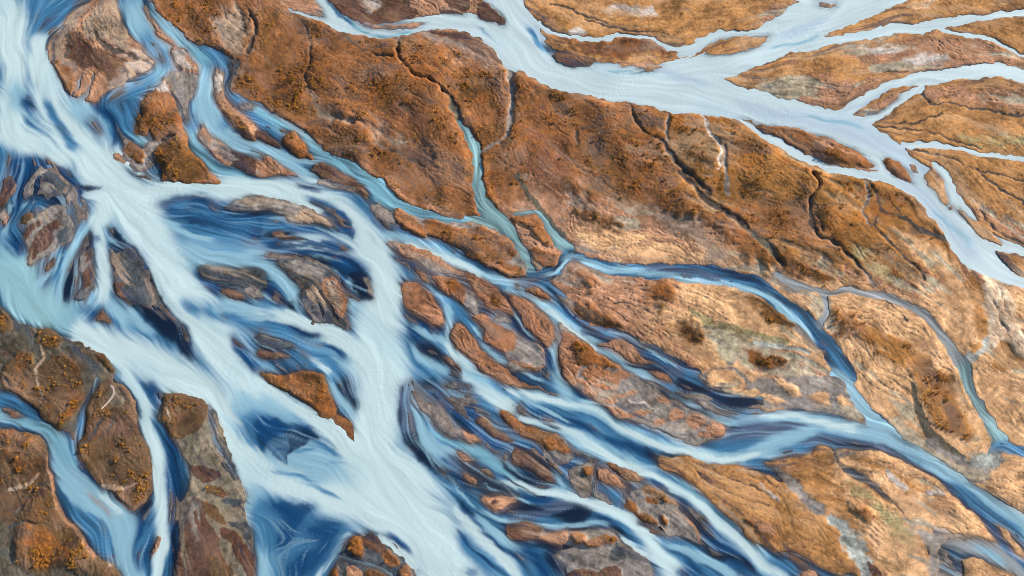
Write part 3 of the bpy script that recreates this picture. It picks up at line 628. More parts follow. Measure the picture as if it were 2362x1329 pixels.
T k b -40,1180,40 60,1280,40 120,1400,40
T k m 710,1100,10 760,1130,20 850,1180,26
T k d 1060,770,22 1120,860,32 1200,960,44 1290,1060,48 1400,1150,52 1500,1240,52 1600,1330,50
T k n 1090,800,10 1130,900,12 1240,1100,16 1330,1190,20 1500,1210,16 1620,1300,16
T k d 880,680,12 960,740,16 1050,800,14
T k b 960,1050,24 1080,1100,36 1200,1180,50 1300,1300,60
T k d 1100,1180,30 1200,1270,40 1100,1300,30 1180,1400,40
T k l 1000,1110,20 1150,1150,22 1280,1210,26 1400,1290,30 1500,1380,30
T k l 200,500,8 240,600,16 280,700,16 320,770,20
T k d 200,590,12 300,570,12 380,530,12 400,470,10
T k n -60,440,16 60,480,22 160,560,14 220,610,10
T k d 0,640,20 120,690,26 230,710,16
T k n 60,650,14 180,690,14
S k b 2 525,575,7 518,650,9 505,720,9 490,780,7
S k b 2 640,620,7 700,680,9 740,740,12 715,800,12 690,870,10
S k b 2 560,740,6 610,780,8 640,850,10
T k n 525,580,12 515,700,14 480,780,12
T k n 640,620,12 730,720,14 740,790,14
S k n 3 820,970,8 900,975,9 980,1020,9
S k s 2 880,20,14 1000,80,18 1120,130,24 1250,200,26 1350,260,26 1450,290,26
T k l 1000,80,14 1120,140,20 1250,215,22 1350,265,22 1450,290,22 1560,285,28 1700,250,28 1850,235,28
S k n 3 1090,0,12 1150,40,34 1240,80,46 1330,130,50 1390,160,34
S k n 4 1380,90,22 1480,110,24 1560,130,26 1640,150,14
T k n 1100,20,30 1240,80,60 1380,150,60 1560,130,40
T k d 1290,30,10 1330,100,16 1360,140,10
T k s 1400,400,30 1500,360,44 1620,330,50 1772,350,60 1850,350,40
T k n 1440,330,8 1520,320,8
T k n 950,330,10 1080,380,12 1180,400,10
T k n 1390,385,5 1420,370,6
T k c 1020,640,8 1100,700,8 1250,810,8 1340,880,8
# l
T l s -60,330,40 60,330,50 200,300,34 330,300,14
T l l -60,250,30 50,240,32 150,240,30 300,265,38 450,300,46 650,330,48 800,370,60 950,430,64 1100,500,70 1250,590,80 1400,680,84 1550,790,90 1700,910,94 1900,1050,100
T l l 0,440,40 120,400,40 250,360,36 400,330,30
T l m 20,235,14 200,240,16 400,300,20 600,320,24
T l s 230,425,12 350,400,22 500,400,26 650,420,22 780,430,14 900,490,18 1000,560,14 1120,620,10
T l n 480,430,6 560,430,7 680,430,8 760,430,8
T l d 1330,790,6 1400,880,14 1500,970,22 1600,1060,26 1700,1150,30 1850,1270,36
T l b 1250,680,20 1450,820,26 1600,930,26 1750,1060,26
T l s 1440,600,26 1500,590,34 1560,520,24 1640,480,26
T l m 1500,600,6 1540,560,7 1600,540,8 1700,540,8
T l n 1540,600,8 1600,520,6
T l b 0,1180,30 100,1240,40 200,1300,40 320,1400,40
T l n 60,1190,12 180,1210,14 250,1270,16 360,1290,14
T l l 1420,1130,30 1540,1180,26 1640,1260,26
# g/h tints
T g l -60,720,10 140,700,14 240,660,14 300,590,14 380,570,14 470,610,18 600,650,22 800,670,20 1000,690,20 1200,740,20 1400,760,24 1560,790,24 1700,840,24
T g s -60,735,30 60,720,30 200,700,24
T g n 210,660,8 260,620,8 300,580,8
T g n 330,545,10 400,550,8
T g s 340,590,12 430,600,14
T g s 830,640,16 950,640,20 1100,670,22 1300,690,22 1400,720,16
L g X 980,665,7 1100,650,9 1250,670,9 1350,700,5
T g n 850,615,12 1000,600,12 1150,610,12
T g d 1150,610,14 1350,640,18 1550,710,18 1680,780,16
T h d 60,840,16 200,960,20 330,1090,20 400,1180,24 460,1270,26
T h n 420,1200,12 460,1270,16
T h l 0,800,20 100,880,24 250,1030,26 350,1160,16
T g m 200,930,14 300,1010,16 400,1110,18 500,1180,16
T g d 290,860,10 370,960,14 440,1040,12
T g n 180,790,8 280,880,8 400,1000,8
T g d -40,1010,20 60,1130,26 150,1220,26 220,1330,20
T g b 120,960,14 200,1090,20
T g n 40,1010,6 140,1190,6
T g d 640,1080,12 760,1130,14 900,1230,16 1030,1310,18
T g b 540,1080,10 720,1150,12 880,1240,12
T g n 700,1270,14 850,1320,16 1000,1340,16
T f s 780,270,24 870,360,30 960,390,24
T f l 830,400,24 960,440,36 1100,500,38 1220,560,36 1340,630,42 1480,690,42 1620,720,40 1772,730,36
T f m 1000,470,12 1200,560,16 1350,630,20 1500,700,16
T f d 900,560,20 1000,590,24 1100,620,20 1200,690,20 1300,720,18 1420,780,18 1480,850,22
T f n 1480,960,12 1580,950,16 1680,960,16 1772,1010,16
T f d 1500,900,22 1600,950,28 1700,990,28 1790,1060,26
T f b 1130,780,8 1200,830,12 1250,880,14
T f l 1250,890,12 1275,960,16 1280,1060,18 1265,1150,18 1300,1210,26 1380,1290,30 1460,1360,32
T f l 1440,1030,12 1480,1110,14 1530,1180,16 1620,1250,16 1720,1320,16
T f d 1160,1000,26 1230,1030,20
T f n 1480,1000,8 1500,1070,8
T f d 1550,1180,16 1700,1220,20 1790,1280,16
# upper right tints
T c k 60,160,30 150,240,26 240,330,20
T c b 40,190,14 100,260,14 180,340,10
T c s 130,290,22 220,340,22 280,330,14
T c M 900,560,10
T d k -200,700,30 0,760,40 200,800,40 450,850,50 650,900,60 850,1000,50 1000,1080,40 1150,1200,36
T h k 900,50,24 1050,120,28 1180,260,34 1300,400,40 1380,500,40 1440,600,34
T b c 560,100,12 700,220,10 880,250,8 1060,210,8
T b b 460,10,10 540,110,9 640,180,8
T b b 1480,190,12 1580,230,18 1660,290,12
T b d 1500,190,6 1600,240,8
T b m 1000,130,10 1300,140,20 1500,180,16 1700,300,30
T e d 640,440,30 700,420,10
T e d 60,160,60 110,260,30 60,360,20
T e d 430,150,40 480,260,40 440,340,30
T e d 850,560,60 900,700,60 960,820,50
T f d 40,480,24 140,470,20
T f n 560,330,14 500,290,12 440,260,10
T k d -40,180,24 60,200,26 180,240,24 300,300,20
T j d 1100,120,30 1180,220,40 1280,330,40 1380,420,30
T j n 1500,330,30 1600,430,26 1700,440,20
T k n 0,620,20 100,680,22
T j b 60,330,80 160,380,80
W j d 10 20,300 110,320 200,290 330,310 420,380 360,402 330,435 280,460 235,480 205,510 190,585 150,570 90,500 30,430 -20,360
W j n 8 150,330 260,320 340,345 415,382 350,400 325,435 240,470 205,500 188,575 165,520 200,450 190,390
W j b 30 -60,800 60,820 160,880 280,940 420,975 560,1010 600,1040 540,1080 490,1160 430,1240 350,1329 330,1420 -60,1420
W j d 26 300,1000 430,985 540,1010 490,1090 430,1180 370,1260 300,1330 200,1350 180,1250 300,1160 400,1100
W j l 14 -10,975 20,975 40,1100 60,1420 -10,1420
W j n 8 990,330 1060,360 1100,460 1180,550 1270,620 1340,680 1420,730 1380,735 1280,690 1180,620 1090,550 1030,470 980,400
W e n 10 960,660 1000,650 1040,740 1090,900 1200,990 1260,1060 1300,1200 1240,1230 1190,1150 1100,1130 1010,1030 970,940 990,820
W f n 12 90,600 130,575 300,560 420,570 520,600 640,660 720,730 740,830 690,860 640,780 540,680 450,640 300,650 180,650
W f d 14 0,470 0,450 120,455 350,455 560,470 640,520 500,530 300,510 100,520
W e d 14 1100,240 1300,270 1500,290 1772,290 1772,460 1600,430 1400,380 1200,330
W f d 14 -20,290 200,345 350,360 500,420 600,450 560,440 400,405 250,400 100,350 -20,330
W f d 10 430,280 520,350 600,440 640,470 670,440 640,360 560,270 480,250
W k n 8 180,940 270,915 350,870 430,855 480,885 478,925 440,955 380,968 280,962
W k s 10 -60,880 100,880 240,870 340,850 300,890 180,930 60,940 -60,930
W e d 16 780,520 860,510 940,560 1000,660 980,780 940,900 880,860 800,720 770,620
W e b 16 230,120 330,180 420,200 500,180 540,260 500,350 450,260 380,210 280,200
T A d 960,540,18 1005,610,26 1045,720,22
T A n 120,350,16 220,380,22 300,420,16 345,440,12
T A n 180,540,24 260,590,34 340,640,24
T A d 640,580,14 760,670,20 900,720,28 1000,790,22
T A n 780,420,12 860,460,12 960,540,12
T A n 620,350,10 700,345,16 780,385,14
T A d 100,380,20 160,460,36 200,520,36
T A l 350,270,14 370,340,16 362,430,16 350,500,20 400,600,28 480,680,30 560,740,30 650,780,26
T A m 350,520,12 420,620,16 500,700,16
T A l 130,420,12 250,460,16 340,520,16
T A l 560,530,12 640,585,14 760,650,16 880,710,16 980,760,18
T A s 790,330,12 820,420,12 900,480,12 980,540,14
S B d 2 130,130,7 170,170,8 220,210,8
W B n 5 700,470 760,490 820,540 900,570 1000,560 1090,560 1150,600 1060,610 1000,650 930,655 860,620 780,570 720,560 690,520
T B d 820,530,12 880,560,18 940,600,16
T B s 740,640,8 640,580,10 560,530,10
W C s 7 45,120 60,60 110,40 100,100 120,200 115,300 62,300 40,220
W C d 9 200,100 300,120 420,150 460,180 400,205 300,185 220,150
W C d 9 310,190 430,190 540,340 700,370 860,420 930,400 940,480 860,520 800,470 680,390 560,370 520,400 460,350 380,290
W C n 6 560,430 620,490 700,520 790,560 760,570 650,540 590,490
W C x 9 330,405 430,430 500,520 640,600 660,625 600,645 480,640 440,600 380,520
W C n 6 600,690 720,670 780,690 660,700 540,710
T C n 430,210,10 480,280,12 520,340,12
T C l 90,150,8 140,220,12 190,310,18 240,380,20 330,420,18
W F n 7 645,470 700,460 740,480 720,500 670,500 650,560 640,620 625,560
W F n 6 880,370 940,400 985,450 1005,560 950,555 910,500 890,430
W F d 9 780,340 880,350 960,410 900,420 860,470 800,400
W F n 4 440,225 470,205 520,200 560,208 600,225 680,243 560,250 500,245
W F n 5 180,90 280,88 330,100 470,108 540,120 440,125 300,120
W F d 9 60,60 160,30 180,60 300,110 200,110 80,95
W F n 6 570,560 600,555 618,620 590,625
W E n 3 395,178 440,188 508,208 470,218 430,222 405,205
W E n 4 545,390 580,400 620,450 670,505 640,500 590,455 555,420
W E n 6 440,410 480,470 410,560 395,640 330,780 325,700 400,540
W E n 6 740,620 790,700 850,819 790,819 740,720 720,650
W G l 16 600,370 620,290 720,250 780,240 860,330 930,400 960,460 880,540 780,500 700,440 640,400
W G l 16 430,120 560,90 680,130 760,200 740,240 600,190 500,190 470,230
W G b 12 470,200 540,160 620,170 720,200 750,232 640,300 610,355 520,300
W G d 6 560,195 620,180 700,195 752,235 700,245 690,270 640,290 620,300 608,360 580,320 590,250
T G b 660,330,6 760,350,9 870,342,5
T G b 640,440,6 760,480,8 860,510,6
W G l 14 440,560 600,560 720,620 560,640 520,819 470,819
W G b 16 560,620 700,580 860,610 880,640 790,720 740,819 580,819
W G d 16 640,620 800,600 850,640 780,720 730,800 660,819 700,700
W G m 3 488,600 502,600 520,660 532,819 480,819 486,700
W F b 18 0,60 240,90 440,150 570,190 540,240 300,260 60,240 0,200
W F b 14 60,560 230,590 380,640 520,660 640,720 760,819 640,830 520,740 380,690 220,650 80,620
T F m 560,620,10 640,650,16 740,690,20 840,720,26
T F l 200,600,12 400,620,12 520,640,12
T c k 900,450,20 1100,520,24 1300,600,20
T d k 100,250,18 300,180,22 450,120,20
T d k 500,780,16 700,700,14 900,600,12
T c b 80,230,12 140,310,14 220,370,14
S B n 4 740,510,16 830,570,30 930,610,34 1040,602,20 1120,590,8
T B d 800,540,8 880,575,14 950,610,10
W G d 8 560,215 640,220 700,250 640,290 615,340 580,300
T C l 560,20,5 680,120,6 800,190,7 900,260,8
T C n 620,150,4 740,220,5 860,300,5
T C l 520,300,4 600,350,5 700,390,5
T C d 250,430,8 330,520,10 400,600,8
T C l 180,420,5 280,510,6 360,600,6 430,680,6
T C n 560,520,5 680,590,6 780,630,5
T C l 470,560,5 580,620,5 700,660,5
T B l 330,250,5 450,280,6 560,350,7 680,430,7
T B n 420,395,5 520,430,6 620,440,6
T B l 480,500,4 600,570,5 720,640,6 820,690,6
T A n 180,60,5 250,110,6 300,200,6
T A l 230,140,5 290,210,6 340,280,6
T A n 540,240,5 580,300,6 640,335,6
T A l 720,250,5 780,330,6 840,430,6 920,520,7
T E l 60,300,6 100,220,7 160,170,6 260,150,5
T E l 250,560,5 300,500,5 360,420,6
T E n 240,640,5 290,560,5
T E l 600,560,5 640,640,6 700,740,6
T E n 560,460,6 610,500,6 660,560,6
T E l 640,540,5 700,620,5 760,740,5
T F n 200,470,6 320,510,7 440,560,6
T F l 180,450,5 300,485,6 420,510,6 520,570,6
T F l 500,420,10 570,500,12 600,600,10
T F n 780,420,6 850,470,7 900,540,6
T F l 800,400,5 880,460,6 950,540,6
T c l 420,400,8 600,440,8 800,425,8
T c l 600,490,8 760,505,9 920,495,7
T d l 60,330,8 200,290,10 380,235,8
T d l 300,800,8 500,835,10 700,880,8
T h l 1150,250,10 1300,380,12 1400,500,12
P h W 4 1480,680 1600,700 1680,860 1720,1020 1772,1120 1850,1220 1850,1330 1760,1260 1690,1190 1620,1130 1560,1190 1545,1080 1540,980 1515,860 1490,760
L h W 1300,640,6 1360,600,5 1390,660,8
L h G 1600,760,4 1630,860,5 1660,980,5
L h G 1570,860,4 1600,980,5 1640,1080,5
P l J 10 1380,480 1500,500 1580,450 1600,560 1500,600 1400,560
P g L 12 1300,1080 1500,1090 1772,1120 1772,1180 1540,1150 1480,1250 1380,1260
L i B 600,300,20 700,330,26 820,345,18 900,330,12
L i X 640,420,7 700,360,8 760,290,7 790,240,6
L i K 760,20,6 780,80,7 740,150,6 700,200,5
L i X 560,430,6 640,330,7 700,260,6
L i Q 700,700,10 820,720,14 940,700,10
L e Q 270,1180,8 300,1260,9 250,1340,10 265,1450,9 280,1540,8
L e B 440,1420,14 500,1500,14 440,1600,14 410,1680,10
L e X 20,1400,8 60,1460,8 140,1520,8
L i B 340,720,12 250,790,12 130,850,12 40,890,10
L i X 60,1010,8 160,960,7 260,980,6
L i Q 60,740,14 180,720,14 280,640,12
L i B 1180,120,8 1210,220,9 1260,330,8
L i Q 1150,180,8 1180,280,8
L i B 1330,900,10 1370,1040,12 1400,1180,12 1420,1300,12
L i Z 1480,1100,8 1560,1230,9 1640,1329,9
L h J -60,1150,14 100,1180,16 200,1200,16 320,1225,14
T e l 1100,330,16 1250,400,22 1450,470,20
W E d 12 60,60 200,60 330,120 400,200 420,330 360,280 260,230 150,240 60,330 20,200
T E l 120,60,10 100,160,14 60,260,16 20,340,16
T z b 60,480,10 30,520,12 90,560,8
T z b 100,220,8 130,290,10 180,350,8
'''
# ------------------------------------------------------------------ survey of the place: photo pixel <-> ground
CT, ST = math.cos(TILT), math.sin(TILT)
def ground(px, py):
    dx = (np.asarray(px, float) - CX) / FOC; dy = (CY - np.asarray(py, float)) / FOC
    s = HC / (CT - dy * ST)
    return dx * s, (dy * CT + ST) * s
def photo(X, Y):
    zc = Y * ST + HC * CT
    return CX + FOC * X / zc, CY - FOC * (Y * CT - HC * ST) / zc
CELL = 0.39
M = 110.0
gx, gy = ground([-M, 2362 + M, -M, 2362 + M], [-M, -M, 1329 + M, 1329 + M])
X0, X1, Y0, Y1 = gx.min(), gx.max(), gy.min(), gy.max()
NX, NY = int((X1 - X0) / CELL) + 1, int((Y1 - Y0) / CELL) + 1
xs = (X0 + CELL * np.arange(NX)).astype(np.float32); ys = (Y0 + CELL * np.arange(NY)).astype(np.float32)
GX, GY = np.meshgrid(xs, ys)
PX, PY = photo(GX, GY); PX = PX.astype(np.float32); PY = PY.astype(np.float32)
print('grid', NX, NY, NX * NY)

FY = np.fft.fftfreq(NY)[:, None].astype(np.float32); FX = np.fft.rfftfreq(NX)[None, :].astype(np.float32)
def gb(a, s, sx=None):                      # Gaussian blur, s in cells
    sx = s if sx is None else sx
    k = np.exp(-2 * np.pi ** 2 * (s * s * FY ** 2 + sx * sx * FX ** 2))
    return np.fft.irfft2(np.fft.rfft2(a) * k, s=a.shape).astype(np.float32)
def noise(s, sx=None):                      # unit-variance smooth noise
    n = gb(RNG.standard_normal((NY, NX)).astype(np.float32), s, sx)
    return (n - n.mean()) / n.std()
def cdf(n): return 1 / (1 + np.exp(-1.7 * n))
def ss(a, b, x):
    t = np.clip((x - a) / (b - a), 0, 1); return t * t * (3 - 2 * t)
def norm(n): return (n - n.mean()) / n.std()
P2C = 0.25 / CELL                            # one photo pixel in cells, about

# natural edges: warp the survey coordinates
WX = PX + 1.5 * noise(4) + .9 * noise(1.6) + 2.5 * noise(14)
WY = PY + 1.5 * noise(4) + .9 * noise(1.6) + 2.5 * noise(14)

TILES = dict(a=(0, 0), b=(600, 0), c=(1200, 0), d=(1762, 0), e=(0, 400), f=(600, 400), g=(1200, 400), h=(1762, 400),
             i=(0, 879), j=(600, 879), k=(1200, 879), l=(1762, 879))
ZM = 1772 / 600
FINE = dict(A=(900, 600, 2.73), B=(1250, 650, 2.184), C=(900, 860, 2.184), E=(0, 340, 2.184), F=(400, 440, 2.184), G=(330, 880, 2.184))
def pts(tile, s, w=False):
    a = np.array([[float(v) for v in q.split(',')] for q in s.split()])
    if tile in FINE:
        ox, oy, zm = FINE[tile]; a = a / zm; a[:, 0] += ox; a[:, 1] += oy
    elif tile != 'z':
        ox, oy = TILES[tile]
        a = a / ZM; a[:, 0] += ox; a[:, 1] += oy
    return a
def catmull(p, closed, step):
    n = len(p); out = []
    for i in range(n if closed else n - 1):
        if closed: q = [p[(i + k) % n] for k in (-1, 0, 1, 2)]
        else: q = [p[max(0, i - 1)], p[i], p[i + 1], p[min(n - 1, i + 2)]]
        m = int(max(1, min(12, np.hypot(*(q[2][:2] - q[1][:2])) / step)))
        for k in range(m):
            t = k / m
            c = 0.5 * (2 * q[1] + (q[2] - q[0]) * t + (2 * q[0] - 5 * q[1] + 4 * q[2] - q[3]) * t * t + (3 * q[1] - q[0] - 3 * q[2] + q[3]) * t ** 3)
            l = q[1] * (1 - t) + q[2] * t
            out.append(0.75 * c + 0.25 * l)
    if not closed: out.append(p[-1])
    return np.array(out)
def window(x0, y0, x1, y1):
    qx, qy = ground([x0, x1, x0, x1], [y0, y0, y1, y1])
    i0 = max(0, int((qx.min() - X0) / CELL) - 1); i1 = min(NX, int((qx.max() - X0) / CELL) + 2)
    j0 = max(0, int((qy.min() - Y0) / CELL) - 1); j1 = min(NY, int((qy.max() - Y0) / CELL) + 2)
    return (slice(j0, j1), slice(i0, i1)) if i1 > i0 and j1 > j0 else None
def poly_field(p, soft, wx=None, wy=None):
    """window and signed distance (photo px, + inside, clipped to the soft range)"""
    wx = WX if wx is None else wx; wy = WY if wy is None else wy
    R = soft + 12
    w = window(p[:, 0].min() - R, p[:, 1].min() - R, p[:, 0].max() + R, p[:, 1].max() + R)
    if w is None: return None
    x = wx[w]; y = wy[w]
    ins = np.zeros(x.shape, bool); d = np.full(x.shape, 1e6, np.float32)
    n = len(p)
    for i in range(n):
        ax, ay = p[i]; bx, by = p[(i + 1) % n]
        if ay != by:
            lo, hi = min(ay, by), max(ay, by)
            c = (y > lo) & (y <= hi)
            if c.any():
                ins ^= c & (x < (bx - ax) * (y - ay) / (by - ay) + ax)
        # distance near this edge only
        sw = window(min(ax, bx) - R, min(ay, by) - R, max(ax, bx) + R, max(ay, by) + R)
        if sw is None: continue
        r = slice(max(sw[0].start, w[0].start) - w[0].start, min(sw[0].stop, w[0].stop) - w[0].start)
        c_ = slice(max(sw[1].start, w[1].start) - w[1].start, min(sw[1].stop, w[1].stop) - w[1].start)
        if r.stop <= r.start or c_.stop <= c_.start: continue
        xx = x[r, c_] - ax; yy = y[r, c_] - ay; ex, ey = bx - ax, by - ay
        t = np.clip((xx * ex + yy * ey) / (ex * ex + ey * ey + 1e-6), 0, 1)
        d[r, c_] = np.minimum(d[r, c_], np.hypot(xx - t * ex, yy - t * ey))
    return w, np.where(ins, d, -d)
def stroke_field(p, grow=1.0, pad=0.0):
    """window, q = distance / half-width (0 centre, 1 edge), distance beyond the edge in px"""
    R = p[:, 2].max() * grow + pad + 4
    w = window(p[:, 0].min() - R, p[:, 1].min() - R, p[:, 0].max() + R, p[:, 1].max() + R)
    if w is None: return None
    x = WX[w]; y = WY[w]
    q = np.full(x.shape, 9.0, np.float32); e = np.full(x.shape, 1e4, np.float32); u = np.zeros(x.shape, np.float32)
    sl_ = np.hypot(np.diff(p[:, 0]), np.diff(p[:, 1])); cu = np.concatenate(([0], np.cumsum(sl_)))
    for i in range(len(p) - 1):
        ax, ay, aw = p[i]; bx, by, bw = p[i + 1]
        R = max(aw, bw) * grow + pad + 3
        sw = window(min(ax, bx) - R, min(ay, by) - R, max(ax, bx) + R, max(ay, by) + R)
        if sw is None: continue
        r = slice(max(sw[0].start, w[0].start) - w[0].start, min(sw[0].stop, w[0].stop) - w[0].start)
        c_ = slice(max(sw[1].start, w[1].start) - w[1].start, min(sw[1].stop, w[1].stop) - w[1].start)
        if r.stop <= r.start or c_.stop <= c_.start: continue
        xx = x[r, c_] - ax; yy = y[r, c_] - ay; ex, ey = bx - ax, by - ay
        t = np.clip((xx * ex + yy * ey) / (ex * ex + ey * ey + 1e-6), 0, 1)
        dd = np.hypot(xx - t * ex, yy - t * ey); ww = np.maximum(aw + (bw - aw) * t, 1.0)
        qq = dd / ww; bt = qq < q[r, c_]; u[r, c_] = np.where(bt, cu[i] + t * sl_[i], u[r, c_])
        q[r, c_] = np.minimum(q[r, c_], qq); e[r, c_] = np.minimum(e[r, c_], dd - ww)
    return w, q, e, u, cu[-1]

def lin(r, g, b):
    c = np.array([r, g, b]) / 255.0
    return np.where(c < 0.04045, c / 12.92, ((c + 0.055) / 1.055) ** 2.4)
# ground colours seen in this place (P, L: brighter right-hand light painted in), relief, hummocks, level in metres, gold shrubs
LIGHT = np.array([1.22, 1.18, 1.20])
LAND = {'V': ((146, 98, 64), .28, .60, .65, .30), 'D': ((104, 74, 50), .25, .6, .62, 1.0), 'R': ((136, 92, 70), .22, .5, .7, .1),
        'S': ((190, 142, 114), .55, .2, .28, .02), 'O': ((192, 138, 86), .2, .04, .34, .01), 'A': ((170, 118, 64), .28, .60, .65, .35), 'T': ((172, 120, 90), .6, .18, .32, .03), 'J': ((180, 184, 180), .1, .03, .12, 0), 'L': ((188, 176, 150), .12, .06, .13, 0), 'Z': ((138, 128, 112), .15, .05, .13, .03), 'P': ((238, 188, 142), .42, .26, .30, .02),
        'G': ((150, 142, 138), .12, .05, .13, 0), 'C': ((98, 94, 84), .2, .10, .18, .12), 'B': ((98, 72, 64), .35, .12, .32, .0),
        'X': ((78, 86, 94), .18, .05, .13, .01), 'K': ((208, 196, 190), .25, .03, .42, 0), 'W': ((255, 226, 196), .2, .26, .42, 0),
        'N': ((84, 76, 72), .1, .05, .02, 0), 'U': ((106, 84, 64), .35, .4, .6, .5), 'H': ((152, 134, 122), .15, .12, .3, .05), 'Q': ((178, 156, 138), .4, .1, .45, 0), 'Y': ((176, 162, 120), .3, .2, .35, .02)}
SILTY = {'S': .8, 'P': .75, 'V': .22, 'A': .22, 'O': .12, 'R': .2, 'Y': .5}
WATER = {'m': (208, 233, 241), 'M': (207, 228, 239), 'l': (150, 194, 218), 'b': (72, 134, 182), 'd': (24, 86, 144), 'n': (22, 46, 80),
         's': (92, 112, 146), 'g': (158, 166, 174), 't': (140, 180, 188), 'c': (126, 180, 204), 'x': (70, 84, 104), 'e': (154, 200, 215), 'k': (190, 212, 232)}
LANDC = {k: lin(*v[0]) / LIGHT for k, v in LAND.items()}
WATC = {k: lin(*v) / LIGHT for k, v in WATER.items()}

OPS = []
for ln in DATA.strip().splitlines():
    ln = ln.strip()
    if not ln or ln[0] == '#': continue
    label = None
    if ln[0] == '~': break
    if ln[0] == 'I':
        hd, ps = ln.split('|'); hd = hd.split(None, 4); label = hd[4]; kind, tile, typ, soft = hd[:4]
    elif ln[0] in 'PMSW': kind, tile, typ, soft, ps = ln.split(None, 4)
    else: kind, tile, typ, ps = ln.split(None, 3); soft = 0
    p = pts(tile, ps)
    if kind in 'LST': p[:, 2] = np.maximum(p[:, 2], 1.5)
    OPS.append((kind, typ, float(soft), p, label))
print('ops', len(OPS))

# ------------------------------------------------------------------ flow direction of the river (double-angle average of every traced current)
fc = np.zeros((NY, NX), np.float32); fs = np.zeros((NY, NX), np.float32)
for kind, typ, soft, p, label in OPS:
    if kind not in 'ST': continue
    c = catmull(p, False, 10)
    X, Y = ground(c[:, 0], c[:, 1])
    for i in range(len(c) - 1):
        n = max(1, int(np.hypot(X[i + 1] - X[i], Y[i + 1] - Y[i]) / CELL / 2))
        a = math.atan2(Y[i + 1] - Y[i], X[i + 1] - X[i])
        t = (np.arange(n) + .5) / n
        ii = ((X[i] + (X[i + 1] - X[i]) * t - X0) / CELL).astype(int); jj = ((Y[i] + (Y[i + 1] - Y[i]) * t - Y0) / CELL).astype(int)
        k = (ii >= 0) & (ii < NX) & (jj >= 0) & (jj < NY)
        np.add.at(fc, (jj[k], ii[k]), math.cos(2 * a)); np.add.at(fs, (jj[k], ii[k]), math.sin(2 * a))
A = B_ = 0
for s, wt in ((6, 1.0), (16, 1.0), (45, 1.0), (120, 1.0)):
    A = A + gb(fc, s) * wt; B_ = B_ + gb(fs, s) * wt
a0 = math.radians(-38) * 2
A = A + 2e-4 * math.cos(a0); B_ = B_ + 2e-4 * math.sin(a0)
TH = 0.5 * np.arctan2(B_, A)
wob = TH + 0.16 * noise(9)
UX, UY = np.cos(wob).astype(np.float32), np.sin(wob).astype(np.float32)
def lic(n, L, ux=UX, uy=UY, step=1.0):
    acc = n.copy(); W = 1.0
    J, I = np.meshgrid(np.arange(NY, dtype=np.float32), np.arange(NX, dtype=np.float32), indexing='ij')
    for sg in (1, -1):
        x = I.copy(); y = J.copy(); dx = ux * sg; dy = uy * sg
        for k in range(L):
            x += dx * step; y += dy * step
            xi = np.clip((x + .5).astype(np.int32), 0, NX - 1); yi = np.clip((y + .5).astype(np.int32), 0, NY - 1)
            ix = yi * NX + xi
            wgt = 1 - k / L
            acc += n.ravel()[ix] * wgt; W += 0
            ndx = ux.ravel()[ix]; ndy = uy.ravel()[ix]
            f = np.sign(ndx * dx + ndy * dy); f[f == 0] = 1
            dx = ndx * f; dy = ndy * f
    return norm(acc)
st_f = lic(noise(.8), 26, step=1.3)
st_m = lic(noise(2.6), 24, step=2.6)
st_b = lic(noise(6.5), 20, step=7)
print('lic done')

# ------------------------------------------------------------------ paint the survey
land = np.ones((NY, NX), np.float32)
lc = np.empty((NY, NX, 3), np.float32); lc[:] = LANDC['S']
rel = np.full((NY, NX), LAND['S'][1], np.float32); hum = np.full((NY, NX), LAND['S'][2], np.float32)
lev = np.full((NY, NX), LAND['S'][3], np.float32); gold = np.zeros((NY, NX), np.float32)
wc = np.empty((NY, NX, 3), np.float32); wc[:] = WATC['b']
iid = np.zeros((NY, NX), np.int16)
fray = (0.55 * st_f + 0.9 * st_m + 0.7 * st_b) * 0.5
mott = noise(5) * 0.6 + noise(2) * 0.4
sil = np.full((NY, NX), .8, np.float32); warm = np.ones((NY, NX), np.float32)
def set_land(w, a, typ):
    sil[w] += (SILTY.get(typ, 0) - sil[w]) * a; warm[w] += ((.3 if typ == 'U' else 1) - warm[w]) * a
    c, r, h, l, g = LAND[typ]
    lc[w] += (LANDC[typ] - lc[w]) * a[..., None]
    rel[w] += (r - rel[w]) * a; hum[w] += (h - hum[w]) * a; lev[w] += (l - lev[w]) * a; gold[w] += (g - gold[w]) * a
ISL = []; WOPS = []; bwm = np.zeros((NY, NX), np.float32)
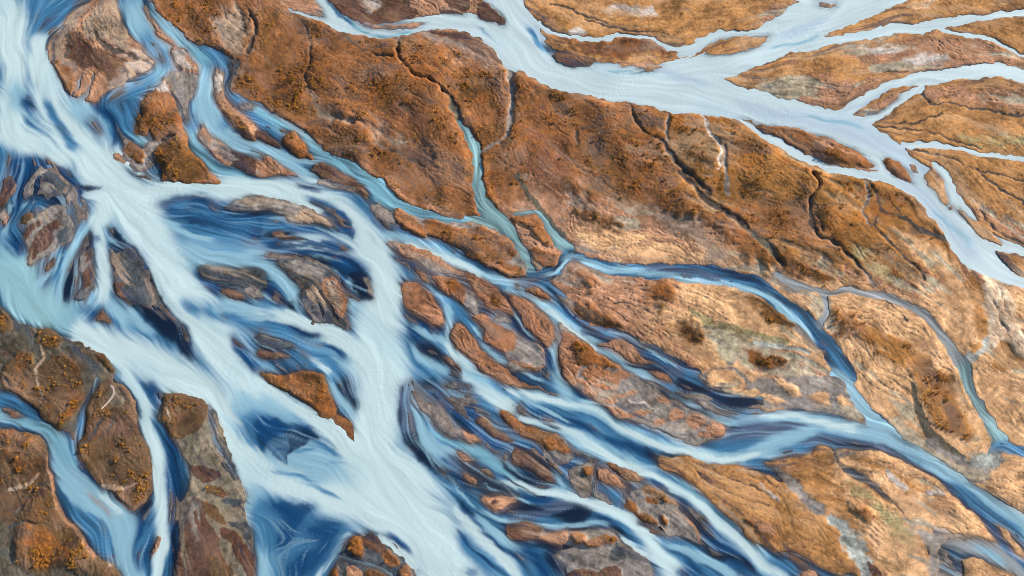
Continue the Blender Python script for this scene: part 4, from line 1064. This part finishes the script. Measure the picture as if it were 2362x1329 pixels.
for kind, typ, soft, p, label in OPS:
    if kind in 'PIMW':
        c = catmull(p, True, 9)
        r = poly_field(c, soft)
        if r is None: continue
        w, sd = r
        if kind == 'I':
            # keep thin tips: a hair larger than traced
            sd = sd + np.minimum(1.0, .04 * np.abs(sd).clip(0, 20) + .5) * (1.6 if typ in 'BGXD' else .9) * np.clip(fray[w], -1.5, 1.5)
            a = ss(-1.2, 1.0, sd + 0.4); land[w] = np.maximum(land[w], a)
            set_land(w, ss(-3.5, -1.5, sd), typ)
            ISL.append(label); iid[w][sd > -5] = len(ISL)
            v = iid[w]; v[sd > -5] = len(ISL); iid[w] = v
            wc[w] += (WATC['x'] * .7 + WATC['g'] * .12 - wc[w]) * (0.6 * ss(-9, -1, sd + 2 * fray[w]))[..., None]
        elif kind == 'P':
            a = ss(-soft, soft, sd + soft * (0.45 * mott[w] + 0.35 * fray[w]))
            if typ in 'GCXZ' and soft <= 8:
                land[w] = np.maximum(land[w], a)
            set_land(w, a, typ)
        elif kind == 'W':
            a = ss(-soft, soft, sd + soft * .7 * fray[w]); wc[w] += (WATC[typ] - wc[w]) * a[..., None]
            if typ in 'nds': WOPS.append((w, ss(-3, 3, sd + 4 * fray[w]) * ss(0, 14, sd + 6), typ))
        else:
            a = ss(-1.5, 1.5, sd); land[w] = np.minimum(land[w], 1 - a); bwm[w] = ss(-6, 10, sd)
    else:
        c = catmull(p, False, 12)
        if kind == 'S':
            r = stroke_field(c, 1.0, 10)
            if r is None: continue
            w, q, e, u, ul = r
            a = ss(1.2, -1.2, e)
            if typ in 'GCY':
                set_land(w, a, typ); land[w] = np.maximum(land[w], a)
            else:
                land[w] = np.minimum(land[w], 1 - ss(max(1.2, soft), -max(1.2, soft), e))
                b = ss(8, 1, e); col = WATC[typ] * (1 - 0.0)
                wc[w] += (col - wc[w]) * b[..., None]
                v = iid[w]; v[(a > .5)] = 0; iid[w] = v
        elif kind == 'T':
            r = stroke_field(c, 2.3)
            if r is None: continue
            w, q, e, u, ul = r
            k = 0.28 if typ not in 'mM' else 0.2
            t = 1.08 - q + k * np.clip(fray[w], -1.6, 1.6) * np.clip(q * 1.4, 0.15, 1)
            a = ss(-0.75, 0.62, t) if typ not in 'mMle' else ss(-.45, .40, t - (.16 if typ == 'm' else .06))
            wm_ = p[:, 2].mean()
            if typ not in 'mM': tp = min(.35 * ul, 2.2 * wm_); a = a * ss(-.3 * tp, tp, u) * ss(-.3 * tp, tp, ul - u)
            wc[w] += (WATC[typ] - wc[w]) * a[..., None]
        else:
            r = stroke_field(c, 1.6)
            if r is None: continue
            w, q, e, u, ul = r
            a = ss(-0.2, 0.35, 1.0 - q + 0.3 * mott[w])
            set_land(w, a, typ)
print('painted', len(ISL))
# small muddy bars that show above the shallow dark water between the traced islands
wlum = wc.mean(axis=2); l8 = gb(land, 10)
fine_bar = norm(lic(noise(1.7), 15, step=1.6) * .8 + .35 * st_b + .35 * noise(9))
shallow = ss(.34, .22, wlum) * np.maximum(ss(.03, .16, l8), .75 * ss(.26, .18, wlum)) * (land < .5) * (l8 < .8)
em = ss(.85, 1.2, fine_bar) * shallow
bt = norm(noise(12))
em = em * (1 - (PX > 560) * (PX < 850) * (PY > 950) * 1.0) * (1 - ss(.02, .25, gb((iid > 0).astype(np.float32), 2.5)))
allw = (slice(None), slice(None))
set_land(allw, em, 'X'); set_land(allw, em * ss(.2, .8, bt), 'H'); set_land(allw, em * ss(-.2, -.8, bt), 'G')
land = np.maximum(land, em).astype(np.float32)
lm = land
lane = ss(.45, 1.25, norm(.75 * st_b + .5 * st_m + .8 * noise(22) + .25 * noise(5))) * sil
set_land((slice(None), slice(None)), lane, 'G'); set_land((slice(None), slice(None)), lane * ss(1250, 1600, PX), 'L')  # lanes paler rightwards: the brighter light there painted into the silt

# ------------------------------------------------------------------ landform
lb1 = gb(lm, 1.2); lb3 = gb(lm, 3.5); lb9 = gb(lm, 9); lb24 = gb(lm, 24)
dome = np.clip(1.1 * ((lb3 - .5).clip(0) + (lb9 - .45).clip(0) * .8 + (lb24 - .35).clip(0) * .6), 0, 1.3)
levb = gb(lev, 1.6); relb = gb(rel, 2); humb = gb(hum, 2)
# flow-aligned bars and scars
wob2 = TH + 0.38 * noise(8) + 0.15 * noise(3)
VX, VY = np.cos(wob2).astype(np.float32), np.sin(wob2).astype(np.float32)
s1 = lic(noise(.9), 18, VX, VY, 1.2); s2 = lic(noise(2.4), 14, VX, VY, 2.6)
s0 = lic(noise(.6), 9, VX, VY, 1.1)
s1b = lic(noise(1.9), 16, VX, VY, 1.6)
ridge1 = 1 - np.minimum(np.abs(s1) * 1.1, 2); ridge2 = 1 - np.minimum(np.abs(s2) * 1.1, 2)
base = dome * (0.7 + levb) + relb * (0.30 * s2 + 0.16 * s1 + 0.25 * noise(14) + 0.15 * noise(6)) + 0.03 * noise(1.3)
# running water: particles follow the slope (and the old current) and cut rills that join
def rills(h, n, steps, along, seed):
    rg = np.random.default_rng(seed)
    hx = np.gradient(h, axis=1); hy = np.gradient(h, axis=0)
    ok = np.flatnonzero(lm.ravel() > .5)
    s = rg.choice(ok, n); x = (s % NX).astype(np.float32); y = (s // NX).astype(np.float32)
    dx = np.zeros(n, np.float32); dy = np.zeros(n, np.float32); acc = np.zeros(NX * NY, np.float32)
    fx = (UX * np.where(UX * .9 - UY > 0, 1, -1)).ravel(); fy = (UY * np.where(UX * .9 - UY > 0, 1, -1)).ravel()
    hx = hx.ravel(); hy = hy.ravel(); L = lm.ravel()
    for k in range(steps):
        ix = np.clip(y, 0, NY - 1).astype(np.int32) * NX + np.clip(x, 0, NX - 1).astype(np.int32)
        gxx = -hx[ix]; gyy = -hy[ix]; m = np.hypot(gxx, gyy) + 1e-4
        dx = .45 * dx + gxx / m * .6 + along * fx[ix]; dy = .45 * dy + gyy / m * .6 + along * fy[ix]
        m = np.hypot(dx, dy) + 1e-5; x = x + dx / m; y = y + dy / m
        acc += np.bincount(ix, weights=(L[ix] > .4), minlength=NX * NY).astype(np.float32)
    return acc.reshape(NY, NX)
h = gb(base, 1.0); carve = 0
for it, al in ((0, .25), (1, .2), (2, .15)):
    ac = np.maximum(gb(np.minimum(rills(h, 260000, 70, al, it), 80), .55), 0)
    cv = np.log1p(ac * 0.35); cv = cv / 3.2
    carve = np.maximum(carve, cv) if it else cv
    h = h - cv * relb * 0.5
carve = np.clip(carve, 0, 1.4); carve = carve - gb(carve, 10) * .6
print('rills done')
# hummocks: moss and stones, small domes
hn = noise(.85); hn2 = noise(1.8)
humps = np.clip(hn - .3, 0, 2.2) * .26 + np.clip(hn2 - .2, 0, 2) * .22
patch = ss(-.8, 1.0, noise(12) * .7 + noise(30) * .5)
vegf = np.clip(humb * 1.6, 0, 1)
H = levb * (0.15 + 0.85 * ss(0.48, .99, lb3)) + 0.30 * dome * np.clip(levb, 0, 1) \
    + relb * (0.07 * s2 + 0.06 * s1 + .09 * s0 - 0.30 * np.exp(-(s1b / .11) ** 2) * (.25 + .75 * patch) - 0.28 * np.exp(-(s2 / .08) ** 2) * patch + 0.15 * noise(9) + .05 * noise(1.1)) \
    + vegf * ss(.6, 1, lb9) * (1.25 * noise(24) + .30 * noise(9)) + np.clip(levb, 0, .5) * .5 * noise(18) \
    - 0.70 * relb * np.clip(carve, -.2, 1.3) + humb * humps * (.25 + .55 * patch) + 0.015 * noise(.9)
H = H * .8
# low silt is smooth; land never under water, bed always under
H = np.maximum(H, 0.05 + 0.03 * levb)
shore = ss(.34, .72, lb1)
H = H * shore - 0.7 * (1 - ss(.15, .6, lb1))
# drifting sand on river bed
H = np.where(lb1 < .3, -0.6 + 0.05 * st_f, H).astype(np.float32)

# ------------------------------------------------------------------ colours of the ground, with broad shade painted in
def lum(c): return (c @ np.array([.3, .55, .15], np.float32))[..., None]
n30, n12, n5, n2 = noise(30), noise(12), noise(5), noise(1.8)
vegw = np.clip(humb * 2.0, 0, 1)[..., None]
v = 1 + (0.15 * n12 + 0.11 * n5 + 0.10 * n2 + 0.07 * s2 + .09 * noise(.7) + .08 * s0)
lc *= np.clip(v, .45, 1.7)[..., None] ** (1.0)
tan = np.float32(LANDC['P']); moss = np.float32(lin(104, 74, 36) / LIGHT); rust = np.float32(lin(176, 104, 48) / LIGHT)
silt = np.float32(LANDC['G'])
dust = np.float32(lin(168, 132, 112) / LIGHT); shade_tone = np.float32(lin(96, 84, 82) / LIGHT)
k = (ss(.0, 1.6, n30 * .5 + n12 * .7 + .4 * s1)[..., None]) * .60 * vegw; lc += (dust - lc) * k
k = (ss(.3, 1.7, noise(22) * .7 + noise(8) * .6)[..., None]) * .5 * vegw; lc += (moss - lc) * k
vegw_ = vegw; vegw = vegw * warm[..., None]
k = (ss(.3, 1.6, noise(18) * .6 + noise(4) * .7)[..., None]) * .45 * vegw; lc += (rust - lc) * k
k = (ss(.5, 1.7, lic(noise(5), 10, VX, VY, 2.5) * .7 + n12 * .5)[..., None]) * .55 * vegw; lc += (shade_tone - lc) * k  # broad shade over the moor painted in as dull mauve-grey patches
k = np.clip(humps * 1.2 - .12, 0, 1)[..., None] * vegw * .6; lc += (np.float32(lin(206, 134, 66) / LIGHT) - lc) * k
# the smoother ochre plains: pale streaks and thin dark strands along the old flow
smo = (np.clip(1 - humb * 6, 0, 1) * ss(.2, .4, levb))[..., None]
st_l = lic(noise(1.3), 34, step=1.4); st_w = lic(noise(4.5), 26, step=4)
k = ss(.2, 1.7, st_w * .8 + n12 * .5)[..., None] * smo * .65; lc += (tan - lc) * k
k = ss(.8, 2.2, st_l)[..., None] * smo * .35; lc += (tan * 1.1 - lc) * k
k = ss(.9, 2.2, -st_l * .7 - st_w * .6)[..., None] * smo * .7; lc += (lc * .45 - lc) * k
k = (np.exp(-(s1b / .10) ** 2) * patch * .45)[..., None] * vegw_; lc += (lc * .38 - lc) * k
# bars washed by floods: dark and pale strands laid along the current
wash = (ss(.24, .1, humb) * ss(.90, .62, lb24))
sw1 = lic(noise(1.1), 20, step=1.4); sw2 = lic(noise(2.6), 18, step=2.2)
lc += (np.float32(lin(46, 62, 90) / LIGHT) - lc) * (ss(.3, 1.5, -.6 * sw1 - .8 * sw2) * wash * .62)[..., None]
lc += (np.float32(lin(206, 178, 156) / LIGHT) - lc) * (ss(.5, 1.9, .6 * sw1 + .7 * sw2) * wash * .5)[..., None]
# silt left in the rills of sandy bars; darker furrows between the fine ridges
k = (ss(.15, .9, carve) * np.clip(relb * 1.6, 0, 1) * .35)[..., None]; lc += (silt * .75 - lc) * k
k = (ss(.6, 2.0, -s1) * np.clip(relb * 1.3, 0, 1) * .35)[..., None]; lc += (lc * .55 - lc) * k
# streaky silt: old currents
flat = np.clip(1.1 - levb * 2.6, 0, 1)
lc *= (1 + flat * (.10 * st_f + .16 * st_m + .12 * st_b + .08 * n2))[..., None].clip(.5, 1.6)
k = (flat * ss(.6, 1.8, st_m * .7 + st_b * .6) * .5)[..., None]; lc += (LANDC['X'] * 1.2 - lc) * k.astype(np.float32)
# damp margin
k = ((1 - ss(.5, .92, lb3 + .06 * n5)) * .55)[..., None]; lc += (lc * .42 + silt * .12 - lc) * k
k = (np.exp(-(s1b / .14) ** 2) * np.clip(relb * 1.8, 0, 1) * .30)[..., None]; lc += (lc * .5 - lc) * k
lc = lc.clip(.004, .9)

# shallow margins: the bed shows through thin water, wet ground takes the water's tone
wl0 = wc.mean(axis=2); bz = ss(.62, .40, wl0)
lw = gb(land, 4.5) + 1e-3
sed = np.dstack([gb(lc[..., i] * land, 4.5) / lw for i in range(3)])
k = (ss(.02, .55, lw + .10 * fray) * ss(.02, .12, lw) * bz * (.12 + .73 * bwm))[..., None]; wc = (wc + (sed * np.float32([.62, .68, .78]) - wc) * k.clip(0, 1)).astype(np.float32)
wet = (ss(.85, .5, lb3) * bz * ss(.5, .2, levb) * .75)[..., None]
lc = (lc + (.5 * wc + .3 * lc - lc) * wet).astype(np.float32).clip(.004, .9)
# water: silt plumes over a dark bed, drawn out along the current
def smear(a, L, step):
    acc = a.reshape(-1, 3).copy(); W = 1.0
    J, I = np.meshgrid(np.arange(NY, dtype=np.float32), np.arange(NX, dtype=np.float32), indexing='ij')
    for sg in (1, -1):
        x = I.copy(); y = J.copy(); dx = UX * sg; dy = UY * sg
        for k in range(L):
            x += dx * step; y += dy * step
            ix = np.clip((y + .5).astype(np.int32), 0, NY - 1) * NX + np.clip((x + .5).astype(np.int32), 0, NX - 1)
            wgt = 1 - k / L; acc += a.reshape(-1, 3)[ix.ravel()] * wgt; W += wgt
            ndx = UX.ravel()[ix]; ndy = UY.ravel()[ix]; f = np.where(ndx * dx + ndy * dy < 0, -1, 1)
            dx = ndx * f; dy = ndy * f
    return (acc / W).reshape(NY, NX, 3).astype(np.float32)
wc = .68 * smear(wc, 10, 1.5) + .32 * wc
for w, a, typ in WOPS: wc[w] += (WATC[typ] - wc[w]) * (a * .6)[..., None]
wm0 = wc.mean(axis=2, keepdims=True); wc = np.where(wm0 > .32, wc, wc * (.52 + .48 * wm0 / .32)).astype(np.float32); wl = lum(wc)[..., 0]
dark = ss(.30, .06, wl)
milky = ss(.30, .55, wl)
near = ss(.02, .3, lb9)                                       # near bars the water is streaky
amp = .12 + .42 * dark + .55 * near * (1 - milky)
amp = amp * (1 - .7 * ss(560, 600, PX) * ss(840, 800, PX) * ss(1090, 1130, PY))
stk = .6 * st_f + .55 * st_m + .35 * st_b
wc *= np.exp(np.clip(stk, -2.2, 2.2) * amp * .55)[..., None]
k = (ss(.5, 2.0, stk) * dark * .55)[..., None]; wc += (WATC['l'] * .8 - wc) * k.astype(np.float32)
k = (ss(.4, 1.8, -stk) * np.clip(dark + near * (1 - milky), 0, 1) * .30)[..., None]; wc += (WATC['n'] - wc) * k.astype(np.float32)
mud = np.float32(lin(104, 94, 92) / LIGHT); k = (ss(.9, 2.0, .8 * lic(noise(2.0), 16) + .5 * st_b) * dark * near * .7 * (1 - (PX > 560) * (PX < 850) * (PY > 950)))[..., None]; wc += (mud - wc) * k
k = (milky * ss(.7, 2.2, noise(26) * .8 + st_b * .5) * .28)[..., None]; wc += (WATC['l'] - wc) * k.astype(np.float32)
wc = wc.clip(.004, .85)
rip = noise(.75, .75); rp = lic(rip, 4, -UY, UX, 1.0)
ripm = ss(.2, 1.4, norm(noise(18) + .6 * noise(40))) * ss(.35, .55, wc.mean(axis=2)) * ss(.5, .1, lb9)
WZ = (.005 * noise(1.2) + .012 * rp * (ripm + .12)).astype(np.float32)
print('fields done')
# ------------------------------------------------------------------ materials
def node_mat(name):
    m = bpy.data.materials.new(name); m.use_nodes = True
    t = m.node_tree; return m, t, t.nodes['Principled BSDF']
def N(t, k, **kw):
    n = t.nodes.new(k)
    for a, b in kw.items(): setattr(n, a, b)
    return n
gm, t, bs = node_mat('river_sediment_and_moss')
at = N(t, 'ShaderNodeAttribute', attribute_name='tone'); geo = N(t, 'ShaderNodeNewGeometry')
nz = N(t, 'ShaderNodeTexNoise'); nz.inputs['Scale'].default_value = 1.9; nz.inputs['Detail'].default_value = 5; nz.inputs['Roughness'].default_value = .65
t.links.new(geo.outputs['Position'], nz.inputs['Vector'])
mr = N(t, 'ShaderNodeMapRange'); mr.inputs[1].default_value = .25; mr.inputs[2].default_value = .75; mr.inputs[3].default_value = .72; mr.inputs[4].default_value = 1.28
t.links.new(nz.outputs[0], mr.inputs[0])
mx = N(t, 'ShaderNodeMix', data_type='RGBA', blend_type='MULTIPLY'); mx.inputs[0].default_value = 1
t.links.new(at.outputs['Color'], mx.inputs[6]); t.links.new(mr.outputs[0], mx.inputs[7]); t.links.new(mx.outputs[2], bs.inputs['Base Color'])
bs.inputs['Roughness'].default_value = .92; bs.inputs['Specular IOR Level'].default_value = .2
bp = N(t, 'ShaderNodeBump'); bp.inputs['Strength'].default_value = .5; bp.inputs['Distance'].default_value = .25
t.links.new(nz.outputs[0], bp.inputs['Height']); t.links.new(bp.outputs[0], bs.inputs['Normal'])

wm, t, bs = node_mat('glacial_water')
at = N(t, 'ShaderNodeAttribute', attribute_name='tone'); geo = N(t, 'ShaderNodeNewGeometry')
nz = N(t, 'ShaderNodeTexNoise'); nz.inputs['Scale'].default_value = .8; nz.inputs['Detail'].default_value = 3; nz.inputs['Distortion'].default_value = .8
mk = N(t, 'ShaderNodeTexNoise'); mk.inputs['Scale'].default_value = .03; mk.inputs['Detail'].default_value = 2
for n in (nz, mk): t.links.new(geo.outputs['Position'], n.inputs['Vector'])
mr = N(t, 'ShaderNodeMapRange'); mr.inputs[1].default_value = .42; mr.inputs[2].default_value = .7; mr.inputs[3].default_value = .15; mr.inputs[4].default_value = .9
t.links.new(mk.outputs[0], mr.inputs[0])
bp = N(t, 'ShaderNodeBump'); bp.inputs['Distance'].default_value = .05
t.links.new(mr.outputs[0], bp.inputs['Strength']); t.links.new(nz.outputs[0], bp.inputs['Height']); t.links.new(bp.outputs[0], bs.inputs['Normal'])
t.links.new(at.outputs['Color'], bs.inputs['Base Color']); bs.inputs['Roughness'].default_value = .35; bs.inputs['Specular IOR Level'].default_value = .35

fm, t, bs = node_mat('autumn_willow_leaves')
oi = N(t, 'ShaderNodeNewGeometry'); nz = N(t, 'ShaderNodeTexNoise'); nz.inputs['Scale'].default_value = 1.3
t.links.new(oi.outputs['Position'], nz.inputs['Vector'])
cr = N(t, 'ShaderNodeValToRGB'); cr.color_ramp.elements[0].position = .35; cr.color_ramp.elements[0].color = (.28, .09, .012, 1)
cr.color_ramp.elements[1].position = .68; cr.color_ramp.elements[1].color = (.62, .33, .03, 1)
t.links.new(nz.outputs[0], cr.inputs[0]); t.links.new(cr.outputs[0], bs.inputs['Base Color']); bs.inputs['Roughness'].default_value = .8
tm, t, bs = node_mat('willow_stem'); bs.inputs['Base Color'].default_value = (.06, .035, .02, 1); bs.inputs['Roughness'].default_value = .9

# ------------------------------------------------------------------ meshes out of the survey grid
col = SC.collection
ny_, nx_ = np.gradient(H, CELL)
NRM = np.dstack((-nx_, -ny_, np.ones_like(H))); NRM /= np.linalg.norm(NRM, axis=2, keepdims=True)
NRM = NRM.reshape(-1, 3)
VID = np.arange(NX * NY).reshape(NY, NX)
FA = np.stack((VID[:-1, :-1], VID[:-1, 1:], VID[1:, 1:], VID[1:, :-1]), -1).reshape(-1, 4)
def sheet(name, fmask, z, tone, mat, origin=None, normals=None):
    f = FA[fmask]
    used = np.zeros(NX * NY, bool); used[f.ravel()] = True
    remap = np.cumsum(used) - 1; vid = np.flatnonzero(used)
    co = np.empty((len(vid), 3), np.float32)
    co[:, 0] = GX.ravel()[vid]; co[:, 1] = GY.ravel()[vid]; co[:, 2] = z.ravel()[vid] if hasattr(z, 'ravel') else z
    o = np.zeros(3) if origin is None else np.array([co[:, 0].mean(), co[:, 1].mean(), 0.0])
    co -= o.astype(np.float32)
    me = bpy.data.meshes.new(name); me.vertices.add(len(vid)); me.vertices.foreach_set('co', co.ravel())
    nf = len(f); me.loops.add(nf * 4); me.loops.foreach_set('vertex_index', remap[f].ravel().astype(np.int32))
    me.polygons.add(nf); me.polygons.foreach_set('loop_start', np.arange(0, nf * 4, 4, dtype=np.int32))
    me.update(calc_edges=True)
    me.polygons.foreach_set('use_smooth', np.ones(nf, bool))
    ca = me.color_attributes.new('tone', 'FLOAT_COLOR', 'POINT')
    c = np.ones((len(vid), 4), np.float32); c[:, :3] = tone.reshape(-1, 3)[vid]
    ca.data.foreach_set('color', c.ravel())
    if normals is not None: me.normals_split_custom_set_from_vertices(normals[vid])
    me.materials.append(mat)
    ob = bpy.data.objects.new(name, me); ob.location = o; col.objects.link(ob)
    return ob
fh = (H[:-1, :-1] + H[1:, :-1] + H[:-1, 1:] + H[1:, 1:]).ravel() * .25
fhmin = np.minimum(np.minimum(H[:-1, :-1], H[1:, :-1]), np.minimum(H[:-1, 1:], H[1:, 1:])).ravel()
fid = iid[:-1, :-1].ravel().copy(); fid[fh < -.45] = 0
F2 = fid.reshape(NY - 1, NX - 1); I4 = gb((land > .5).astype(np.float32), 2)[:-1, :-1]
for k in range(1, len(ISL) + 1):                              # an island is one piece: crumbs cut off by a channel go back to the bed
    jj, ii = np.nonzero(F2 == k)
    if len(jj) < 30 or len(jj) > 60000: continue
    w = (slice(jj.min(), jj.max() + 1), slice(ii.min(), ii.max() + 1)); m = F2[w] == k
    q = np.where(m, I4[w], -1); s = np.zeros(m.shape, bool); s[np.unravel_index(q.argmax(), q.shape)] = True; n0 = 0
    while s.sum() != n0:
        n0 = s.sum()
        for _ in range(6):
            e = s.copy(); e[1:] |= s[:-1]; e[:-1] |= s[1:]; e[:, 1:] |= s[:, :-1]; e[:, :-1] |= s[:, 1:]; s = e & m
    F2[w][m & ~s] = 0
fid = F2.ravel()
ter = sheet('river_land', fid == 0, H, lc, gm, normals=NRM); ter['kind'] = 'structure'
wat = sheet('river_water', fhmin < .03, WZ * (lb3 < .3), wc, wm); wat['kind'] = 'structure'
for k, lab in enumerate(ISL):
    m = fid == k + 1
    if m.sum() < 30: print('tiny island', lab, m.sum()); continue
    o = sheet('sandbar', m, H, lc, gm, origin=1, normals=NRM)
    o['label'] = lab
    w_ = lab.split()
    o['category'] = 'island' if 'island' in w_ or 'land' in w_ or 'plain' in w_ else 'islet' if 'islet' in w_ or 'mound' in w_ or 'knob' in w_ else 'sandbar'
    o['group'] = 'sandbars and islands in the braided river'

# the rest of the outwash plain, out to the horizon
import bmesh
bm = bmesh.new(); Rr = 6000; n = 40
ix = sorted(set([-Rr, -3000, -1500, -800, X0 + 1, X1 - 1, 800, 1500, 3000, Rr])); iy = sorted(set([-Rr, -3000, -1500, -700, Y0 + 1, Y1 - 1, 900, 1600, 3000, Rr]))
vv = {(a, b): bm.verts.new((a, b, -.75)) for a in ix for b in iy}
for a, a2 in zip(ix, ix[1:]):
    for b, b2 in zip(iy, iy[1:]): bm.faces.new((vv[a, b], vv[a2, b], vv[a2, b2], vv[a, b2]))
me = bpy.data.meshes.new('ground'); bm.to_mesh(me); bm.free()
pm, t, bs = node_mat('outwash_plain')
geo = N(t, 'ShaderNodeNewGeometry'); mp = N(t, 'ShaderNodeMapping'); mp.inputs['Rotation'].default_value = (0, 0, math.radians(38)); mp.inputs['Scale'].default_value = (.004, .014, .01)
nz = N(t, 'ShaderNodeTexNoise'); nz.inputs['Scale'].default_value = 1; nz.inputs['Detail'].default_value = 9; nz.inputs['Distortion'].default_value = 1.2
cr = N(t, 'ShaderNodeValToRGB'); e = cr.color_ramp.elements
e[0].position = .38; e[0].color = (.20, .38, .52, 1); e[1].position = .62; e[1].color = (.16, .07, .025, 1)
for ps, c in ((.44, (.42, .55, .62, 1)), (.47, (.30, .24, .20, 1)), (.54, (.33, .19, .10, 1))):
    q = e.new(ps); q.color = c
t.links.new(geo.outputs['Position'], mp.inputs['Vector']); t.links.new(mp.outputs[0], nz.inputs['Vector']); t.links.new(nz.outputs[0], cr.inputs[0]); t.links.new(cr.outputs[0], bs.inputs['Base Color']); bs.inputs['Roughness'].default_value = .9
me.materials.append(pm); go = bpy.data.objects.new('ground', me); go['kind'] = 'structure'; col.objects.link(go)

# ------------------------------------------------------------------ golden willow shrubs
def shrub_mesh(seed, name, leaves=90):
    r = random.Random(seed); bm = bmesh.new()
    lob = [(r.uniform(-.45, .45), r.uniform(-.4, .4), r.uniform(.25, .5), r.uniform(.3, .5)) for _ in range(4)] + [(0, 0, .4, .55)]
    for _ in range(leaves):
        cx, cy, cz, cr_ = r.choice(lob)
        u = r.uniform(0, 2 * math.pi); v_ = r.uniform(-.1, 1); s = math.sqrt(max(0, 1 - v_ * v_))
        x, y, z = cx + cr_ * s * math.cos(u), cy + cr_ * s * math.sin(u), cz + cr_ * v_ * .9
        a = r.uniform(.10, .2); n1 = np.array([r.gauss(0, 1) for _ in range(3)]) + np.array([s * math.cos(u), s * math.sin(u), v_]) * 1.5
        n1 /= np.linalg.norm(n1); t1 = np.cross(n1, [r.gauss(0, 1) for _ in range(3)]); t1 /= np.linalg.norm(t1); t2 = np.cross(n1, t1)
        q = [bm.verts.new(np.array([x, y, z]) + t1 * a * i_ + t2 * a * .7 * j_) for i_, j_ in ((1, 0), (0, 1), (-1, 0), (0, -1))]
        bm.faces.new(q)
    me = bpy.data.meshes.new(name); bm.to_mesh(me); bm.free(); me.materials.append(fm); return me
def stem_mesh(seed):
    r = random.Random(seed); bm = bmesh.new()
    for k in range(5):
        a = k * 1.26 + r.uniform(-.3, .3); L = r.uniform(.3, .5); w = .035
        ring = [bm.verts.new((math.cos(b) * w, math.sin(b) * w, -.15)) for b in (0, 2.1, 4.2)]
        tip = bm.verts.new((math.cos(a) * L, math.sin(a) * L, .55))
        for i_ in range(3): bm.faces.new((ring[i_], ring[(i_ + 1) % 3], tip))
    me = bpy.data.meshes.new('stem'); bm.to_mesh(me); bm.free(); me.materials.append(tm); return me
SM = [shrub_mesh(s, 'crown') for s in range(6)]; TM = [stem_mesh(s) for s in range(3)]
lowm = [shrub_mesh(20 + s, 'low', 26) for s in range(4)]
# where they grow
clus = noise(3.0) * .7 + noise(9) * .7
prob = gold * (land > .95) * (lb3 > .93) * ss(.3, 1.9, clus) * (levb > .3)
prob = np.where((PX > -60) & (PX < 2420) & (PY > -60) & (PY < 1390), prob, 0)
pr = prob.ravel().astype(np.float64); pr /= pr.sum()
NS = 9000
idx = RNG.choice(NX * NY, NS, replace=False, p=pr)
size = np.clip(.28 + .28 * np.abs(RNG.standard_normal(NS)), .25, 1.25)
hz = H.ravel()[idx]; sx_ = GX.ravel()[idx] + RNG.uniform(-.15, .15, NS); sy_ = GY.ravel()[idx] + RNG.uniform(-.15, .15, NS)
fx_, fy_ = PX.ravel()[idx], PY.ravel()[idx]
inview = (fx_ > 4) & (fx_ < 2358) & (fy_ > 4) & (fy_ < 1325)
order = np.argsort(-(size * inview))
big = order[:290]; rest = order[290:]
# a labelled clump for each isle or stretch of land the shrubs stand on
iv = iid.ravel()[idx]
SHORT = {k + 1: ' '.join(l.split(',')[0].split()[:8]) for k, l in enumerate(ISL)}
def place(i):
    k = iv[i]
    if k: return 'small golden willow shrub growing on the ' + SHORT[k]
    if fx_[i] < 760 and fy_[i] < 480: return 'small golden willow shrub on the brown land at the top, left of the grey valley'
    if fx_[i] > 1700: return 'small golden willow shrub on the ochre moorland towards the right'
    return 'small golden willow shrub on the wide rust-brown moorland in the upper middle'
for n_, i in enumerate(big):
    r = bpy.data.objects.new('willow_shrub', None); col.objects.link(r); r.empty_display_size = .3
    cr_ = bpy.data.objects.new('crown', SM[n_ % 6]); col.objects.link(cr_); cr_.parent = r
    r.location = (sx_[i], sy_[i], hz[i] - .05); r.scale = (size[i] * 1.25,) * 3; r.rotation_euler = (0, 0, RNG.uniform(0, 6.28))
    lb = place(i); r['label'] = lb; r['category'] = 'shrub'; r['group'] = lb.replace('small golden willow shrub', 'golden willow shrubs')
    s = bpy.data.objects.new('stem', TM[n_ % 3]); col.objects.link(s); s.parent = r
lv = [np.array([v.co[:] for v in m.vertices], np.float32) for m in lowm]
lf = [np.array([p.vertices[:] for p in m.polygons], np.int32) for m in lowm]
VV, FF, off = [], [], 0
for n_, i in enumerate(rest):
    a = RNG.uniform(0, 6.28); c, s = math.cos(a), math.sin(a); v0 = lv[n_ % 4] * size[i] * 1.3
    vv_ = np.column_stack((v0[:, 0] * c - v0[:, 1] * s + sx_[i], v0[:, 0] * s + v0[:, 1] * c + sy_[i], v0[:, 2] + hz[i] - .05))
    VV.append(vv_); FF.append(lf[n_ % 4] + off); off += len(v0)
VV = np.concatenate(VV); FF = np.concatenate(FF)
me = bpy.data.meshes.new('low_shrubs'); me.vertices.add(len(VV)); me.vertices.foreach_set('co', VV.astype(np.float32).ravel())
me.loops.add(FF.size); me.loops.foreach_set('vertex_index', FF.ravel()); me.polygons.add(len(FF)); me.polygons.foreach_set('loop_start', np.arange(0, FF.size, 4, dtype=np.int32)); me.update(calc_edges=True)
me.materials.append(fm); lo = bpy.data.objects.new('ground_cover_shrubs', me); lo['kind'] = 'stuff'; lo['label'] = 'countless tiny golden autumn shrubs and moss tufts on the brown land'; lo['category'] = 'ground cover'; col.objects.link(lo)
print('built')
